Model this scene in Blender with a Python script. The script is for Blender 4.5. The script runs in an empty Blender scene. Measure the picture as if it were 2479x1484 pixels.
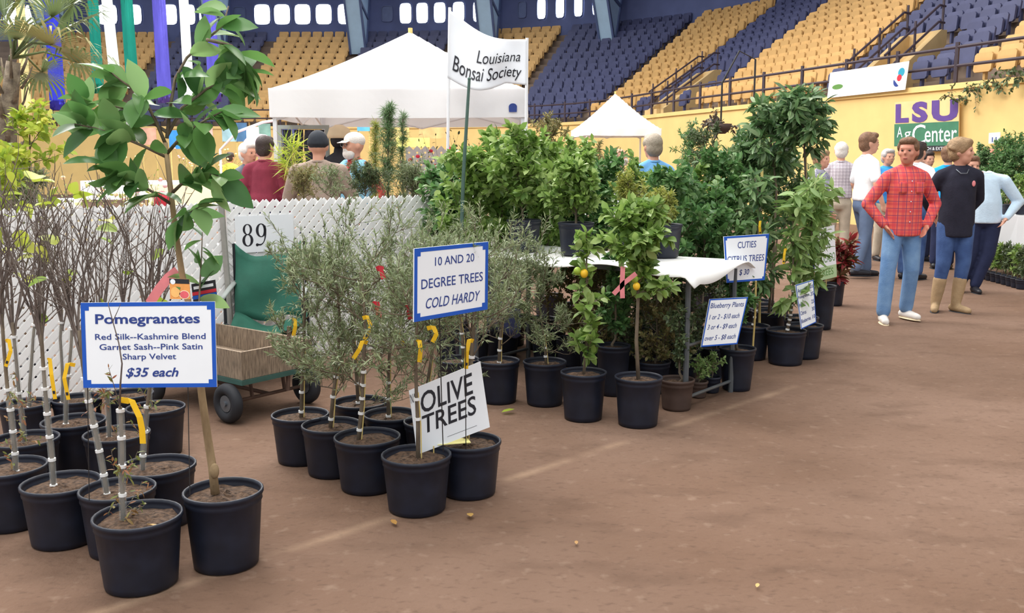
import bpy, bmesh, math, random
import numpy as np
from mathutils import Vector, Matrix, Euler

random.seed(7)
rng = np.random.default_rng(7)
scene = bpy.context.scene
COL = scene.collection
PI = math.pi

# ------------------------------------------------------------------ camera
W, H = 2479.0, 1484.0
FPX = 2300.0            # focal length in pixels of the 2479 px wide frame
HOR = 392.0             # row of the horizon
CAMZ = 1.5
PITCH = math.atan((H / 2 - HOR) / FPX)
cam_data = bpy.data.cameras.new('camera')
cam_data.sensor_width = 36.0
cam_data.lens = FPX / W * 36.0
cam_data.clip_end = 300
cam = bpy.data.objects.new('camera', cam_data)
COL.objects.link(cam)
cam.location = (0, 0, CAMZ)
cam.rotation_euler = (PI / 2 - PITCH, 0, 0)
scene.camera = cam

# ------------------------------------------------------------------ light
world = bpy.data.worlds.new('world')
scene.world = world
world.use_nodes = True
bg = world.node_tree.nodes['Background']
bg.inputs[0].default_value = (0.93, 0.97, 1.0, 1)
bg.inputs[1].default_value = 0.60


def area(name, loc, size, power, color=(1, 1, 1), rot=(0, 0, 0), sy=None):
    l = bpy.data.lights.new(name, 'AREA')
    l.energy = power
    l.color = color
    l.size = size
    if sy:
        l.shape = 'RECTANGLE'
        l.size_y = sy
    o = bpy.data.objects.new(name, l)
    COL.objects.link(o)
    o.location = loc
    o.rotation_euler = rot
    return o


# high-bay arena lamps hung under the roof, plus one added fill light
area('overhead_light', (-3, 4, 12), 7.0, 520, (1.0, 0.95, 0.88), sy=7)
area('overhead_light', (-1, -3, 11), 6.0, 420, (1.0, 0.97, 0.93), sy=6)  # fill light added behind the camera to whiten upright surfaces
area('overhead_light', (2.5, 14, 12), 7.0, 600, (1.0, 0.94, 0.86), sy=9)
area('overhead_light', (-8, 16, 12), 7.0, 2400, (1.0, 0.97, 0.93), sy=10)
area('overhead_light', (-6, 30, 13), 8.0, 1800, (1.0, 0.95, 0.88), sy=10)
area('overhead_light', (6, 22, 13), 6.0, 420, (1.0, 0.90, 0.76), sy=10)
vs = scene.view_settings
vs.view_transform = 'Standard'
vs.look = 'None'
vs.gamma = 1.0
vs.use_curve_mapping = False
vs.exposure = 0.75

# ------------------------------------------------------------------ pixel helpers
_sp, _cp = math.sin(PITCH), math.cos(PITCH)


def ray(px, py):
    a = (px - W / 2) / FPX
    b = -(py - H / 2) / FPX
    return Vector((a, _cp + b * _sp, -_sp + b * _cp))


def at(px, py, Y):
    d = ray(px, py)
    return Vector((0, 0, CAMZ)) + d * (Y / d.y)


def gz(px, py, z=0.0):
    d = ray(px, py)
    return Vector((0, 0, CAMZ)) + d * ((z - CAMZ) / d.z)


def proj(p):
    v = Vector(p) - Vector((0, 0, CAMZ))
    zc = v.y * _cp - v.z * _sp
    yc = v.y * _sp + v.z * _cp
    return (W / 2 + FPX * v.x / zc, H / 2 - FPX * yc / zc, zc)


# ------------------------------------------------------------------ materials
def lin(c):
    return tuple(((x / 255) / 12.92 if x / 255 <= 0.04045 else ((x / 255 + 0.055) / 1.055) ** 2.4) for x in c)


MATS = {}


def mat(name, c, rough=0.6, var=0.12, scale=8.0, bump=0.0, bscale=None, spec=0.4, metal=0.0, transl=0.0,
        alpha=None, c2=None, coord='Object', stretch=None, sheen=0.0):
    """procedural material: noise between two tones, with optional fine relief"""
    if name in MATS:
        return MATS[name]
    m = bpy.data.materials.new(name)
    m.use_nodes = True
    nt = m.node_tree
    b = nt.nodes['Principled BSDF']
    b.inputs['Roughness'].default_value = rough
    b.inputs['Specular IOR Level'].default_value = spec
    b.inputs['Metallic'].default_value = metal
    L = lin(c)
    if c2 is not None:
        A, B = L, lin(c2)
    else:
        A = tuple(min(1, x * (1 + var)) for x in L)
        B = tuple(x * (1 - var) for x in L)
    tc = nt.nodes.new('ShaderNodeTexCoord')
    src = tc.outputs[coord]
    if stretch:
        mp = nt.nodes.new('ShaderNodeMapping')
        mp.inputs['Scale'].default_value = stretch
        nt.links.new(src, mp.inputs[0])
        src = mp.outputs[0]
    n = nt.nodes.new('ShaderNodeTexNoise')
    n.inputs['Scale'].default_value = scale
    n.inputs['Detail'].default_value = 4
    nt.links.new(src, n.inputs['Vector'])
    mx = nt.nodes.new('ShaderNodeMix')
    mx.data_type = 'RGBA'
    mx.inputs[6].default_value = A + (1,)
    mx.inputs[7].default_value = B + (1,)
    rmp = nt.nodes.new('ShaderNodeMapRange')
    rmp.inputs[1].default_value = 0.3
    rmp.inputs[2].default_value = 0.7
    nt.links.new(n.outputs[0], rmp.inputs[0])
    nt.links.new(rmp.outputs[0], mx.inputs[0])
    nt.links.new(mx.outputs[2], b.inputs['Base Color'])
    if bump:
        n2 = nt.nodes.new('ShaderNodeTexNoise')
        n2.inputs['Scale'].default_value = bscale or scale * 6
        n2.inputs['Detail'].default_value = 3
        nt.links.new(src, n2.inputs['Vector'])
        bp = nt.nodes.new('ShaderNodeBump')
        bp.inputs['Strength'].default_value = bump
        bp.inputs['Distance'].default_value = 0.01
        nt.links.new(n2.outputs[0], bp.inputs['Height'])
        nt.links.new(bp.outputs[0], b.inputs['Normal'])
    if transl:
        tr = nt.nodes.new('ShaderNodeBsdfTranslucent')
        nt.links.new(mx.outputs[2], tr.inputs[0])
        ms = nt.nodes.new('ShaderNodeMixShader')
        ms.inputs[0].default_value = transl
        nt.links.new(b.outputs[0], ms.inputs[1])
        nt.links.new(tr.outputs[0], ms.inputs[2])
        nt.links.new(ms.outputs[0], nt.nodes['Material Output'].inputs[0])
    if alpha is not None:
        b.inputs['Alpha'].default_value = alpha
    if sheen:
        b.inputs['Sheen Weight'].default_value = sheen
    MATS[name] = m
    return m


def leaf_mat(name, cols, rough=0.42, transl=0.28):
    """leaf colours: one tone per leaf from the 'tint' attribute plus the object's own random"""
    if name in MATS:
        return MATS[name]
    m = bpy.data.materials.new(name)
    m.use_nodes = True
    nt = m.node_tree
    b = nt.nodes['Principled BSDF']
    b.inputs['Roughness'].default_value = rough
    b.inputs['Specular IOR Level'].default_value = 0.45
    at_ = nt.nodes.new('ShaderNodeAttribute')
    at_.attribute_name = 'tint'
    oi = nt.nodes.new('ShaderNodeObjectInfo')
    ad = nt.nodes.new('ShaderNodeMath')
    ad.operation = 'ADD'
    nt.links.new(at_.outputs['Fac'], ad.inputs[0])
    nt.links.new(oi.outputs['Random'], ad.inputs[1])
    fr = nt.nodes.new('ShaderNodeMath')
    fr.operation = 'FRACT'
    nt.links.new(ad.outputs[0], fr.inputs[0])
    cr = nt.nodes.new('ShaderNodeValToRGB')
    el = cr.color_ramp.elements
    k = len(cols)
    el[0].color = lin(cols[0]) + (1,)
    el[0].position = 0
    el[1].color = lin(cols[-1]) + (1,)
    el[1].position = 1
    for i in range(1, k - 1):
        e = el.new(i / (k - 1))
        e.color = lin(cols[i]) + (1,)
    nt.links.new(fr.outputs[0], cr.inputs[0])
    nt.links.new(cr.outputs[0], b.inputs['Base Color'])
    tr = nt.nodes.new('ShaderNodeBsdfTranslucent')
    nt.links.new(cr.outputs[0], tr.inputs[0])
    ms = nt.nodes.new('ShaderNodeMixShader')
    ms.inputs[0].default_value = transl
    nt.links.new(b.outputs[0], ms.inputs[1])
    nt.links.new(tr.outputs[0], ms.inputs[2])
    nt.links.new(ms.outputs[0], nt.nodes['Material Output'].inputs[0])
    MATS[name] = m
    return m


def emis(name, c, strength):
    m = bpy.data.materials.new(name)
    m.use_nodes = True
    nt = m.node_tree
    nt.nodes.remove(nt.nodes['Principled BSDF'])
    e = nt.nodes.new('ShaderNodeEmission')
    e.inputs[0].default_value = lin(c) + (1,)
    e.inputs[1].default_value = strength
    nt.links.new(e.outputs[0], nt.nodes['Material Output'].inputs[0])
    return m


# ------------------------------------------------------------------ mesh helpers
class MB:
    def __init__(self):
        self.v = []
        self.f = []

    def add(self, vs, fs):
        o = len(self.v)
        self.v.extend([tuple(p) for p in vs])
        self.f.extend([tuple(i + o for i in f) for f in fs])
        return self

    def box(self, c, s, rot=None):
        x, y, z = s[0] / 2, s[1] / 2, s[2] / 2
        pts = [Vector(p) for p in ((-x, -y, -z), (x, -y, -z), (x, y, -z), (-x, y, -z), (-x, -y, z), (x, -y, z), (x, y, z), (-x, y, z))]
        if rot is not None:
            pts = [rot @ p for p in pts]
        pts = [p + Vector(c) for p in pts]
        return self.add(pts, [(0, 3, 2, 1), (4, 5, 6, 7), (0, 1, 5, 4), (1, 2, 6, 5), (2, 3, 7, 6), (3, 0, 4, 7)])

    def bar(self, a, b, w, h=None, up=(0, 0, 1)):
        """rectangular bar from a to b"""
        a, b = Vector(a), Vector(b)
        h = h or w
        d = (b - a)
        L = d.length
        d.normalize()
        up = Vector(up)
        if abs(d.dot(up)) > 0.98:
            up = Vector((1, 0, 0))
        s = d.cross(up).normalized()
        u = s.cross(d)
        pts = []
        for q in (a, b):
            for (i, j) in ((-1, -1), (1, -1), (1, 1), (-1, 1)):
                pts.append(q + s * (w / 2 * i) + u * (h / 2 * j))
        return self.add(pts, [(0, 1, 2, 3), (7, 6, 5, 4), (0, 4, 5, 1), (1, 5, 6, 2), (2, 6, 7, 3), (3, 7, 4, 0)])

    def tube(self, pts, r, n=8, caps=True, flat=1.0):
        pts = [Vector(p) for p in pts]
        k = len(pts)
        rr = r if isinstance(r, (list, tuple)) else [r] * k
        t0 = (pts[1] - pts[0]).normalized()
        ref = Vector((0, 0, 1)) if abs(t0.z) < 0.9 else Vector((1, 0, 0))
        s = t0.cross(ref).normalized()
        vs, fs = [], []
        for i in range(k):
            if i == 0:
                t = t0
            elif i == k - 1:
                t = (pts[i] - pts[i - 1])
            else:
                t = (pts[i + 1] - pts[i - 1])
            if t.length < 1e-9:
                t = t0
            t = t.normalized()
            s = (s - t * s.dot(t))
            if s.length < 1e-6:
                s = t.orthogonal()
            s.normalize()
            u = t.cross(s)
            for j in range(n):
                a = 2 * PI * j / n
                vs.append(pts[i] + s * (math.cos(a) * rr[i]) + u * (math.sin(a) * rr[i] * flat))
        for i in range(k - 1):
            for j in range(n):
                a, b = i * n + j, i * n + (j + 1) % n
                fs.append((a, b, b + n, a + n))
        if caps:
            fs.append(tuple(range(n - 1, -1, -1)))
            fs.append(tuple(range((k - 1) * n, k * n)))
        return self.add(vs, fs)

    def lathe(self, prof, n=24, c=(0, 0, 0), cap0=True, cap1=True):
        vs, fs = [], []
        for (r, z) in prof:
            for j in range(n):
                a = 2 * PI * j / n
                vs.append((c[0] + r * math.cos(a), c[1] + r * math.sin(a), c[2] + z))
        for i in range(len(prof) - 1):
            for j in range(n):
                a, b = i * n + j, i * n + (j + 1) % n
                fs.append((a, b, b + n, a + n))
        if cap0:
            fs.append(tuple(range(n - 1, -1, -1)))
        if cap1:
            k = len(prof) - 1
            fs.append(tuple(range(k * n, (k + 1) * n)))
        return self.add(vs, fs)

    def ellipsoid(self, c, r, rot=None, nu=12, nv=8):
        if rot is not None and rot is getattr(self, 'hrot', None):
            r = tuple(x * self.ks for x in r)
        vs, fs = [], []
        vs.append(Vector((0, 0, -r[2])))
        for i in range(1, nv):
            th = -PI / 2 + PI * i / nv
            for j in range(nu):
                a = 2 * PI * j / nu
                vs.append(Vector((r[0] * math.cos(th) * math.cos(a), r[1] * math.cos(th) * math.sin(a), r[2] * math.sin(th))))
        vs.append(Vector((0, 0, r[2])))
        for j in range(nu):
            fs.append((0, 1 + (j + 1) % nu, 1 + j))
        for i in range(nv - 2):
            for j in range(nu):
                a, b = 1 + i * nu + j, 1 + i * nu + (j + 1) % nu
                fs.append((a, b, b + nu, a + nu))
        top = len(vs) - 1
        o = 1 + (nv - 2) * nu
        for j in range(nu):
            fs.append((o + j, o + (j + 1) % nu, top))
        if rot is not None:
            vs = [rot @ p for p in vs]
        return self.add([p + Vector(c) for p in vs], fs)

    def grid(self, fn, nu, nv):
        vs = [fn(i / nu, j / nv) for j in range(nv + 1) for i in range(nu + 1)]
        fs = [(j * (nu + 1) + i, j * (nu + 1) + i + 1, (j + 1) * (nu + 1) + i + 1, (j + 1) * (nu + 1) + i) for j in range(nv) for i in range(nu)]
        return self.add(vs, fs)

    def slab(self, fn, nu, nv, th):
        """a sheet with thickness: fn(u,v) -> point; offset along the local normal"""
        P = [[Vector(fn(i / nu, j / nv)) for i in range(nu + 1)] for j in range(nv + 1)]
        front, back = [], []
        for j in range(nv + 1):
            for i in range(nu + 1):
                du = P[j][min(i + 1, nu)] - P[j][max(i - 1, 0)]
                dv = P[min(j + 1, nv)][i] - P[max(j - 1, 0)][i]
                n = du.cross(dv)
                n = n.normalized() if n.length > 1e-12 else Vector((0, 0, 1))
                front.append(P[j][i] + n * th / 2)
                back.append(P[j][i] - n * th / 2)
        w = nu + 1
        o = len(front)
        fs = []
        for j in range(nv):
            for i in range(nu):
                a = j * w + i
                fs.append((a, a + 1, a + w + 1, a + w))
                fs.append((o + a, o + a + w, o + a + w + 1, o + a + 1))
        for i in range(nu):
            fs.append((i + 1, i, o + i, o + i + 1))
            a = nv * w + i
            fs.append((a, a + 1, o + a + 1, o + a))
        for j in range(nv):
            a = j * w
            fs.append((a, a + w, o + a + w, o + a))
            a = j * w + nu
            fs.append((a + w, a, o + a, o + a + w))
        return self.add(front + back, fs)

    def mesh(self, name, m=None, smooth=False):
        me = bpy.data.meshes.new(name)
        me.from_pydata(self.v, [], self.f)
        if m:
            me.materials.append(m)
        if smooth:
            me.polygons.foreach_set('use_smooth', [True] * len(me.polygons))
        me.update()
        return me

    def build(self, name, m, parent=None, smooth=False, loc=None):
        o = bpy.data.objects.new(name, self.mesh(name, m, smooth))
        COL.objects.link(o)
        if parent:
            o.parent = parent
        if loc is not None:
            o.location = loc
        return o


def obj(name, me, parent=None, loc=None):
    o = bpy.data.objects.new(name, me)
    COL.objects.link(o)
    if parent:
        o.parent = parent
    if loc is not None:
        o.location = loc
    return o


def tag(o, label=None, cat=None, group=None, kind=None):
    if label:
        o['label'] = label
    if cat:
        o['category'] = cat
    if group:
        o['group'] = group
    if kind:
        o['kind'] = kind
    return o


def thing(name, label, cat, loc=(0, 0, 0), rotz=0.0, group=None):
    o = bpy.data.objects.new(name, None)
    o.empty_display_size = 0.1
    COL.objects.link(o)
    o.location = loc
    o.rotation_euler = (0, 0, rotz)
    return tag(o, label, cat, group)


def copy_tree(o, parent=None):
    c = o.copy()
    COL.objects.link(c)
    c.parent = parent
    for ch in o.children:
        copy_tree(ch, c)
    return c


def text_mesh(body, box, fn, m, name='lettering', shear=0.0, bold=0.0, depth=0.0008, parent=None, space=1.0, res=3):
    """lettering fitted to box (u0,v0,u1,v1) of a surface fn(u,v,h)->point; v grows downwards"""
    cu = bpy.data.curves.new('t', 'FONT')
    cu.body = body
    cu.size = 1.0
    cu.shear = shear
    cu.offset = bold
    cu.space_character = space
    cu.resolution_u = res
    cu.fill_mode = 'FRONT'
    cu.align_x = 'CENTER'
    to = bpy.data.objects.new('t', cu)
    COL.objects.link(to)
    bpy.context.view_layer.update()
    dg = bpy.context.evaluated_depsgraph_get()
    me = bpy.data.meshes.new_from_object(to.evaluated_get(dg))
    bpy.data.objects.remove(to)
    bpy.data.curves.remove(cu)
    co = np.zeros(len(me.vertices) * 3)
    me.vertices.foreach_get('co', co)
    co = co.reshape(-1, 3)
    mn, mx_ = co.min(0), co.max(0)
    u0, v0, u1, v1 = box
    out = []
    for p in co:
        u = u0 + (p[0] - mn[0]) / max(1e-9, mx_[0] - mn[0]) * (u1 - u0)
        v = v1 + (p[1] - mn[1]) / max(1e-9, mx_[1] - mn[1]) * (v0 - v1)
        q = fn(u, v, depth)
        out += [q[0], q[1], q[2]]
    me.vertices.foreach_set('co', out)
    me.materials.clear()
    me.materials.append(m)
    me.name = name
    me.update()
    o = bpy.data.objects.new(name, me)
    COL.objects.link(o)
    if parent:
        o.parent = parent
    return o


def bilinear(tl, tr, br, bl):
    tl, tr, br, bl = map(Vector, (tl, tr, br, bl))
    n = (tr - tl).cross(bl - tl).normalized()   # away from the reader for a board read from the front

    def fn(u, v, h=0.0):
        return (tl * (1 - u) + tr * u) * (1 - v) + (bl * (1 - u) + br * u) * v - n * h
    return fn


# ------------------------------------------------------------------ common materials
M_pot = mat('black_nursery_plastic', (24, 29, 44), 0.5, 0.25, 14, spec=0.45)
M_potb = mat('brown_nursery_plastic', (72, 56, 50), 0.6, 0.15, 14)
M_soil = mat('bark_potting_soil', (112, 88, 70), 0.95, 0.0, 55, 1.0, 90, c2=(52, 40, 34))
M_bark = mat('grey_bark', (136, 122, 104), 0.9, 0.0, 30, 0.4, c2=(88, 76, 64), stretch=(1, 1, 0.25))
M_barkd = mat('dark_bark', (98, 84, 74), 0.9, 0.0, 30, 0.4, c2=(62, 52, 48), stretch=(1, 1, 0.25))
M_barkt = mat('tan_bark', (176, 152, 116), 0.9, 0.0, 24, 0.4, c2=(132, 110, 82), stretch=(1, 1, 0.25))
M_twig = mat('twig_bark', (134, 122, 114), 0.9, 0.0, 20, c2=(92, 80, 76))
M_tape = mat('white_tape', (236, 236, 236), 0.5, 0.04, 8)
M_sleeve = mat('clear_plastic_sleeve', (226, 232, 232), 0.15, 0.04, 8, alpha=0.16)
M_ytag = mat('yellow_tag', (252, 205, 40), 0.45, 0.08, 14, transl=0.2)
M_pink = mat('pink_ribbon', (240, 150, 155), 0.6, 0.08, 20, transl=0.2)
M_white = mat('white_board', (243, 247, 252), 0.45, 0.02, 6)
M_blue = mat('blue_print', (20, 86, 190), 0.5, 0.05, 8)
M_navy = mat('navy_print', (44, 66, 140), 0.5, 0.06, 8)
M_black = mat('black_ink', (40, 40, 48), 0.6, 0.15, 20)
M_wire = mat('dark_wire', (58, 58, 60), 0.5, 0.1, 20, metal=0.5)
M_greenstake = mat('green_stake', (78, 104, 96), 0.6, 0.1, 20)
M_bamboo = mat('bamboo_cane', (214, 190, 120), 0.6, 0.12, 20)

# ================================================================== SETTING
def dirt_material():
    m = bpy.data.materials.new('packed_dirt')
    m.use_nodes = True
    nt = m.node_tree
    N, Lk = nt.nodes, nt.links
    b = N['Principled BSDF']
    b.inputs['Roughness'].default_value = 0.95
    b.inputs['Specular IOR Level'].default_value = 0.15
    tc = N.new('ShaderNodeTexCoord')

    def noise(s, d=4, st=None):
        n = N.new('ShaderNodeTexNoise')
        n.inputs['Scale'].default_value = s
        n.inputs['Detail'].default_value = d
        if st:
            mp = N.new('ShaderNodeMapping')
            mp.inputs['Scale'].default_value = st
            mp.inputs['Rotation'].default_value = (0, 0, 0.5)
            Lk.new(tc.outputs['Object'], mp.inputs[0])
            Lk.new(mp.outputs[0], n.inputs['Vector'])
        else:
            Lk.new(tc.outputs['Object'], n.inputs['Vector'])
        return n.outputs[0]

    def ramp(x, a, c):
        r = N.new('ShaderNodeMapRange')
        r.inputs[1].default_value = a
        r.inputs[2].default_value = c
        Lk.new(x, r.inputs[0])
        return r.outputs[0]

    def mix(f, A, B):
        x = N.new('ShaderNodeMix')
        x.data_type = 'RGBA'
        Lk.new(f, x.inputs[0])
        for i, q in ((6, A), (7, B)):
            if isinstance(q, tuple):
                x.inputs[i].default_value = lin(q) + (1,)
            else:
                Lk.new(q, x.inputs[i])
        return x.outputs[2]

    def math_(op, *a):
        x = N.new('ShaderNodeMath')
        x.operation = op
        for i, q in enumerate(a):
            if isinstance(q, (int, float)):
                x.inputs[i].default_value = q
            else:
                Lk.new(q, x.inputs[i])
        return x.outputs[0]
    c = mix(ramp(noise(0.55, 5), 0.35, 0.65), (108, 84, 69), (126, 102, 88))
    c = mix(math_('MULTIPLY', ramp(noise(3.0, 5, (0.9, 1.6, 1)), 0.52, 0.74), 0.5), c, (88, 68, 56))
    c = mix(math_('MULTIPLY', ramp(noise(22, 3, (1.0, 1.6, 1)), 0.56, 0.72), 0.40), c, (80, 63, 53))
    c = mix(math_('MULTIPLY', ramp(noise(13, 4), 0.60, 0.75), 0.35), c, (152, 130, 114))
    # a worn chalk line along the edge of the stand, 45 degrees across the floor
    sep = N.new('ShaderNodeSeparateXYZ')
    Lk.new(tc.outputs['Object'], sep.inputs[0])
    x0, y0, x1, y1 = -1.45, 2.95, 1.95, 6.3
    ln = math.hypot(x1 - x0, y1 - y0)
    nx, ny = -(y1 - y0) / ln, (x1 - x0) / ln
    d = math_('ADD', math_('MULTIPLY', sep.outputs[0], nx), math_('MULTIPLY', sep.outputs[1], ny))
    d = math_('ABSOLUTE', math_('SUBTRACT', d, x0 * nx + y0 * ny))
    on = math_('SUBTRACT', 1.0, ramp(d, 0.0, 0.05))
    t = math_('ADD', math_('MULTIPLY', sep.outputs[0], ny), math_('MULTIPLY', sep.outputs[1], -nx))
    t0 = x0 * ny - y0 * nx
    on = math_('MULTIPLY', on, math_('GREATER_THAN', t, t0))
    on = math_('MULTIPLY', on, math_('LESS_THAN', t, t0 + ln))
    on = math_('MULTIPLY', on, ramp(noise(2.1, 4), 0.42, 0.66))
    c = mix(math_('MULTIPLY', on, 0.4), c, (186, 158, 132))
    Lk.new(c, b.inputs['Base Color'])
    bp = N.new('ShaderNodeBump')
    bp.inputs['Strength'].default_value = 0.55
    bp.inputs['Distance'].default_value = 0.03
    h = math_('ADD', noise(6, 6), math_('MULTIPLY', noise(38, 4), 0.35))
    Lk.new(h, bp.inputs['Height'])
    Lk.new(bp.outputs[0], b.inputs['Normal'])
    return m


fl = MB().add([(-34, -4, 0), (14, -4, 0), (14, 46, 0), (-34, 46, 0)], [(0, 1, 2, 3)]).build('floor', dirt_material())
tag(fl, 'packed reddish brown dirt floor of the arena', 'floor', kind='structure')

# ---- plan of the arena wall: a smooth curve through these points
CTRL = [(14.6, 4.0), (12.6, 11.4), (9.95, 18.3), (8.45, 22.5), (6.9, 27.0), (5.25, 32.0), (3.95, 36.3), (2.0, 40.2), (-1.8, 43.0), (-7.5, 44.2), (-15, 44.5), (-24, 44.5), (-33, 44.5)]


def catmull(P, n=24):
    P = [Vector((p[0], p[1], 0)) for p in P]
    out = []
    for i in range(len(P) - 1):
        p0, p1, p2, p3 = P[max(i - 1, 0)], P[i], P[i + 1], P[min(i + 2, len(P) - 1)]
        for k in range(n):
            t = k / n
            out.append(0.5 * ((2 * p1) + (p2 - p0) * t + (2 * p0 - 5 * p1 + 4 * p2 - p3) * t * t + (3 * p1 - p0 - 3 * p2 + p3) * t ** 3))
    out.append(P[-1])
    return out


_c = catmull(CTRL)
_s = [0]
for a, b in zip(_c, _c[1:]):
    _s.append(_s[-1] + (b - a).length)
STOT = _s[-1]


def wall_pt(s):
    s = min(max(s, 0), STOT - 1e-6)
    i = int(np.searchsorted(_s, s, 'right') - 1)
    t = (s - _s[i]) / (_s[i + 1] - _s[i])
    return _c[i].lerp(_c[i + 1], t)


def wall_nrm(s):
    d = wall_pt(s + 0.9) - wall_pt(s - 0.9)
    return Vector((d.y, -d.x, 0)).normalized()     # outwards


def bowl(s, off, z):
    n = wall_nrm(s)
    n = (n + Vector((0, 0.5, 0))).normalized()       # the aisles fan out from the middle of the arena
    p = wall_pt(s) + n * off
    return Vector((p.x, p.y, z))


def s_at_px(px, z=3.75):
    best = min(range(600), key=lambda i: abs(proj(tuple(wall_pt(STOT * i / 599).xy) + (z,))[0] - px))
    return STOT * best / 599


WALLZ = 3.0
RUN, RISE, NROW = 0.68, 0.37, 14
OFF0 = 0.9
M_gold = mat('gold_painted_concrete', (226, 194, 128), 0.75, 0.06, 1.5, 0.1, 20)
M_conc = mat('pale_concrete', (198, 170, 122), 0.9, 0.08, 3)
M_tier = mat('tier_concrete', (124, 108, 96), 0.9, 0.12, 2)
M_rail = mat('dark_rail_paint', (62, 52, 62), 0.5, 0.1, 8)
NS = 160
SS = [STOT * i / NS for i in range(NS + 1)]

m = MB()
for i in range(NS):
    a0, a1 = SS[i], SS[i + 1]
    q = [bowl(a0, 0, 0), bowl(a1, 0, 0), bowl(a1, 0, WALLZ), bowl(a0, 0, WALLZ)]
    m.add(q, [(0, 1, 2, 3)])
wl = m.build('wall_arena', M_gold, smooth=True)
tag(wl, 'yellow painted arena wall below the grandstand', 'wall', kind='structure')
m = MB()
for i in range(NS):
    a0, a1 = SS[i], SS[i + 1]
    m.add([bowl(a0, -0.06, WALLZ), bowl(a1, -0.06, WALLZ), bowl(a1, -0.06, WALLZ + 0.12), bowl(a0, -0.06, WALLZ + 0.12),
           bowl(a0, 0.2, WALLZ), bowl(a1, 0.2, WALLZ), bowl(a1, 0.2, WALLZ + 0.12), bowl(a0, 0.2, WALLZ + 0.12)],
          [(0, 1, 2, 3), (3, 2, 6, 7), (0, 4, 5, 1)])
m.build('coping', M_gold, wl)

# ---- tiers
m = MB()
for r in range(NROW):
    o0 = OFF0 + r * RUN if r else 0.1
    z0 = WALLZ + r * RISE
    o1 = OFF0 + (r + 1) * RUN
    for i in range(NS):
        a0, a1 = SS[i], SS[i + 1]
        m.add([bowl(a0, o0, z0), bowl(a1, o0, z0), bowl(a1, o1, z0), bowl(a0, o1, z0), bowl(a1, o1, z0 + RISE), bowl(a0, o1, z0 + RISE)],
              [(0, 1, 2, 3), (3, 2, 4, 5)])
gs = m.build('grandstand_tiers', M_tier)
tag(gs, 'stepped concrete tiers of the grandstand bowl', 'grandstand', kind='structure')
TOPO = OFF0 + NROW * RUN
TOPZ = WALLZ + NROW * RISE

# ---- upper wall, roof edge
M_upper = mat('dark_blue_upper_wall', (88, 98, 140), 0.8, 0.12, 1.0)
M_roof = mat('dark_blue_roof_deck', (74, 92, 150), 0.8, 0.15, 0.8)
m = MB()
for i in range(NS):
    a0, a1 = SS[i], SS[i + 1]
    m.add([bowl(a0, TOPO, TOPZ), bowl(a1, TOPO, TOPZ), bowl(a1, TOPO, TOPZ + 3.1), bowl(a0, TOPO, TOPZ + 3.1)], [(0, 1, 2, 3)])
uw = m.build('wall_upper', M_upper, smooth=True)
tag(uw, 'dark blue upper wall above the top seats', 'wall', kind='structure')
m = MB()
for i in range(NS):
    a0, a1 = SS[i], SS[i + 1]
    z1, z2 = TOPZ + 3.1, TOPZ + 5.6
    m.add([bowl(a0, TOPO + 0.3, z1), bowl(a1, TOPO + 0.3, z1), bowl(a1, TOPO - 7.5, z2), bowl(a0, TOPO - 7.5, z2)], [(3, 2, 1, 0)])
rf = m.build('ceiling', M_roof, smooth=True)
tag(rf, 'dark blue underside of the arena roof', 'ceiling', kind='structure')

# ---- windows high in the upper wall; daylight behind the panes
M_wframe = mat('window_frame_paint', (96, 108, 150), 0.6, 0.08, 4)
M_day = emis('daylight_pane', (232, 242, 255), 3.2)
M_dark = mat('shuttered_pane', (92, 106, 146), 0.5, 0.1, 4)
wn = 0


def s_top_px(px, z):
    best = min(range(1200), key=lambda i: abs(proj(bowl(STOT * i / 1199, TOPO, z))[0] - px))
    return STOT * best / 1199


WZ = TOPZ + 1.05
for (px0, px1, n, lit) in ((4, 112, 2, 1), (232, 350, 2, 1), (392, 524, 3, 1), (562, 600, 1, 0), (612, 866, 5, 1), (920, 956, 1, 0), (962, 1188, 5, 1), (1246, 1284, 1, 0), (1288, 1466, 4, 1)):
    sa, sb = s_top_px(px0, WZ), s_top_px(px1, WZ)
    for k in range(n):
        s = sa + (sb - sa) * (k + 0.5) / n
        ww = abs(sb - sa) / n * 0.80
        wh = 1.08 if lit else 0.8
        wn += 1
        zc = WZ + 0.40
        nn = wall_nrm(s)
        tt = Vector((-nn.y, nn.x, 0))
        pane = MB()
        c = bowl(s, TOPO - 0.05, zc)
        e = []
        for a in range(24):
            th = 2 * PI * a / 24
            cx, cz = math.cos(th), math.sin(th)
            f_ = (abs(cx) ** 5 + abs(cz) ** 5) ** (-1 / 5)
            e.append(c + tt * (cx * f_ * ww / 2) + Vector((0, 0, cz * f_ * wh / 2)))
        back = [q + nn * 0.04 for q in e]
        pane.add(e + back, [tuple(range(23, -1, -1)), tuple(range(24, 48))] + [(a, (a + 1) % 24, 24 + (a + 1) % 24, 24 + a) for a in range(24)])
        w = pane.build('window_%d' % wn, M_day if lit else M_dark)
        tag(w, kind='structure')
        fr = MB()
        for a in range(24):
            b = (a + 1) % 24
            i0, i1 = e[a] - nn * 0.05, e[b] - nn * 0.05
            o0, o1 = c + (e[a] - c) * 1.10 - nn * 0.05, c + (e[b] - c) * 1.10 - nn * 0.05
            fr.add([i0, i1, o1, o0, o0 + nn * 0.09, o1 + nn * 0.09], [(0, 1, 2, 3), (3, 2, 5, 4)])
        fr.build('window_frame', M_wframe, w)

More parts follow.
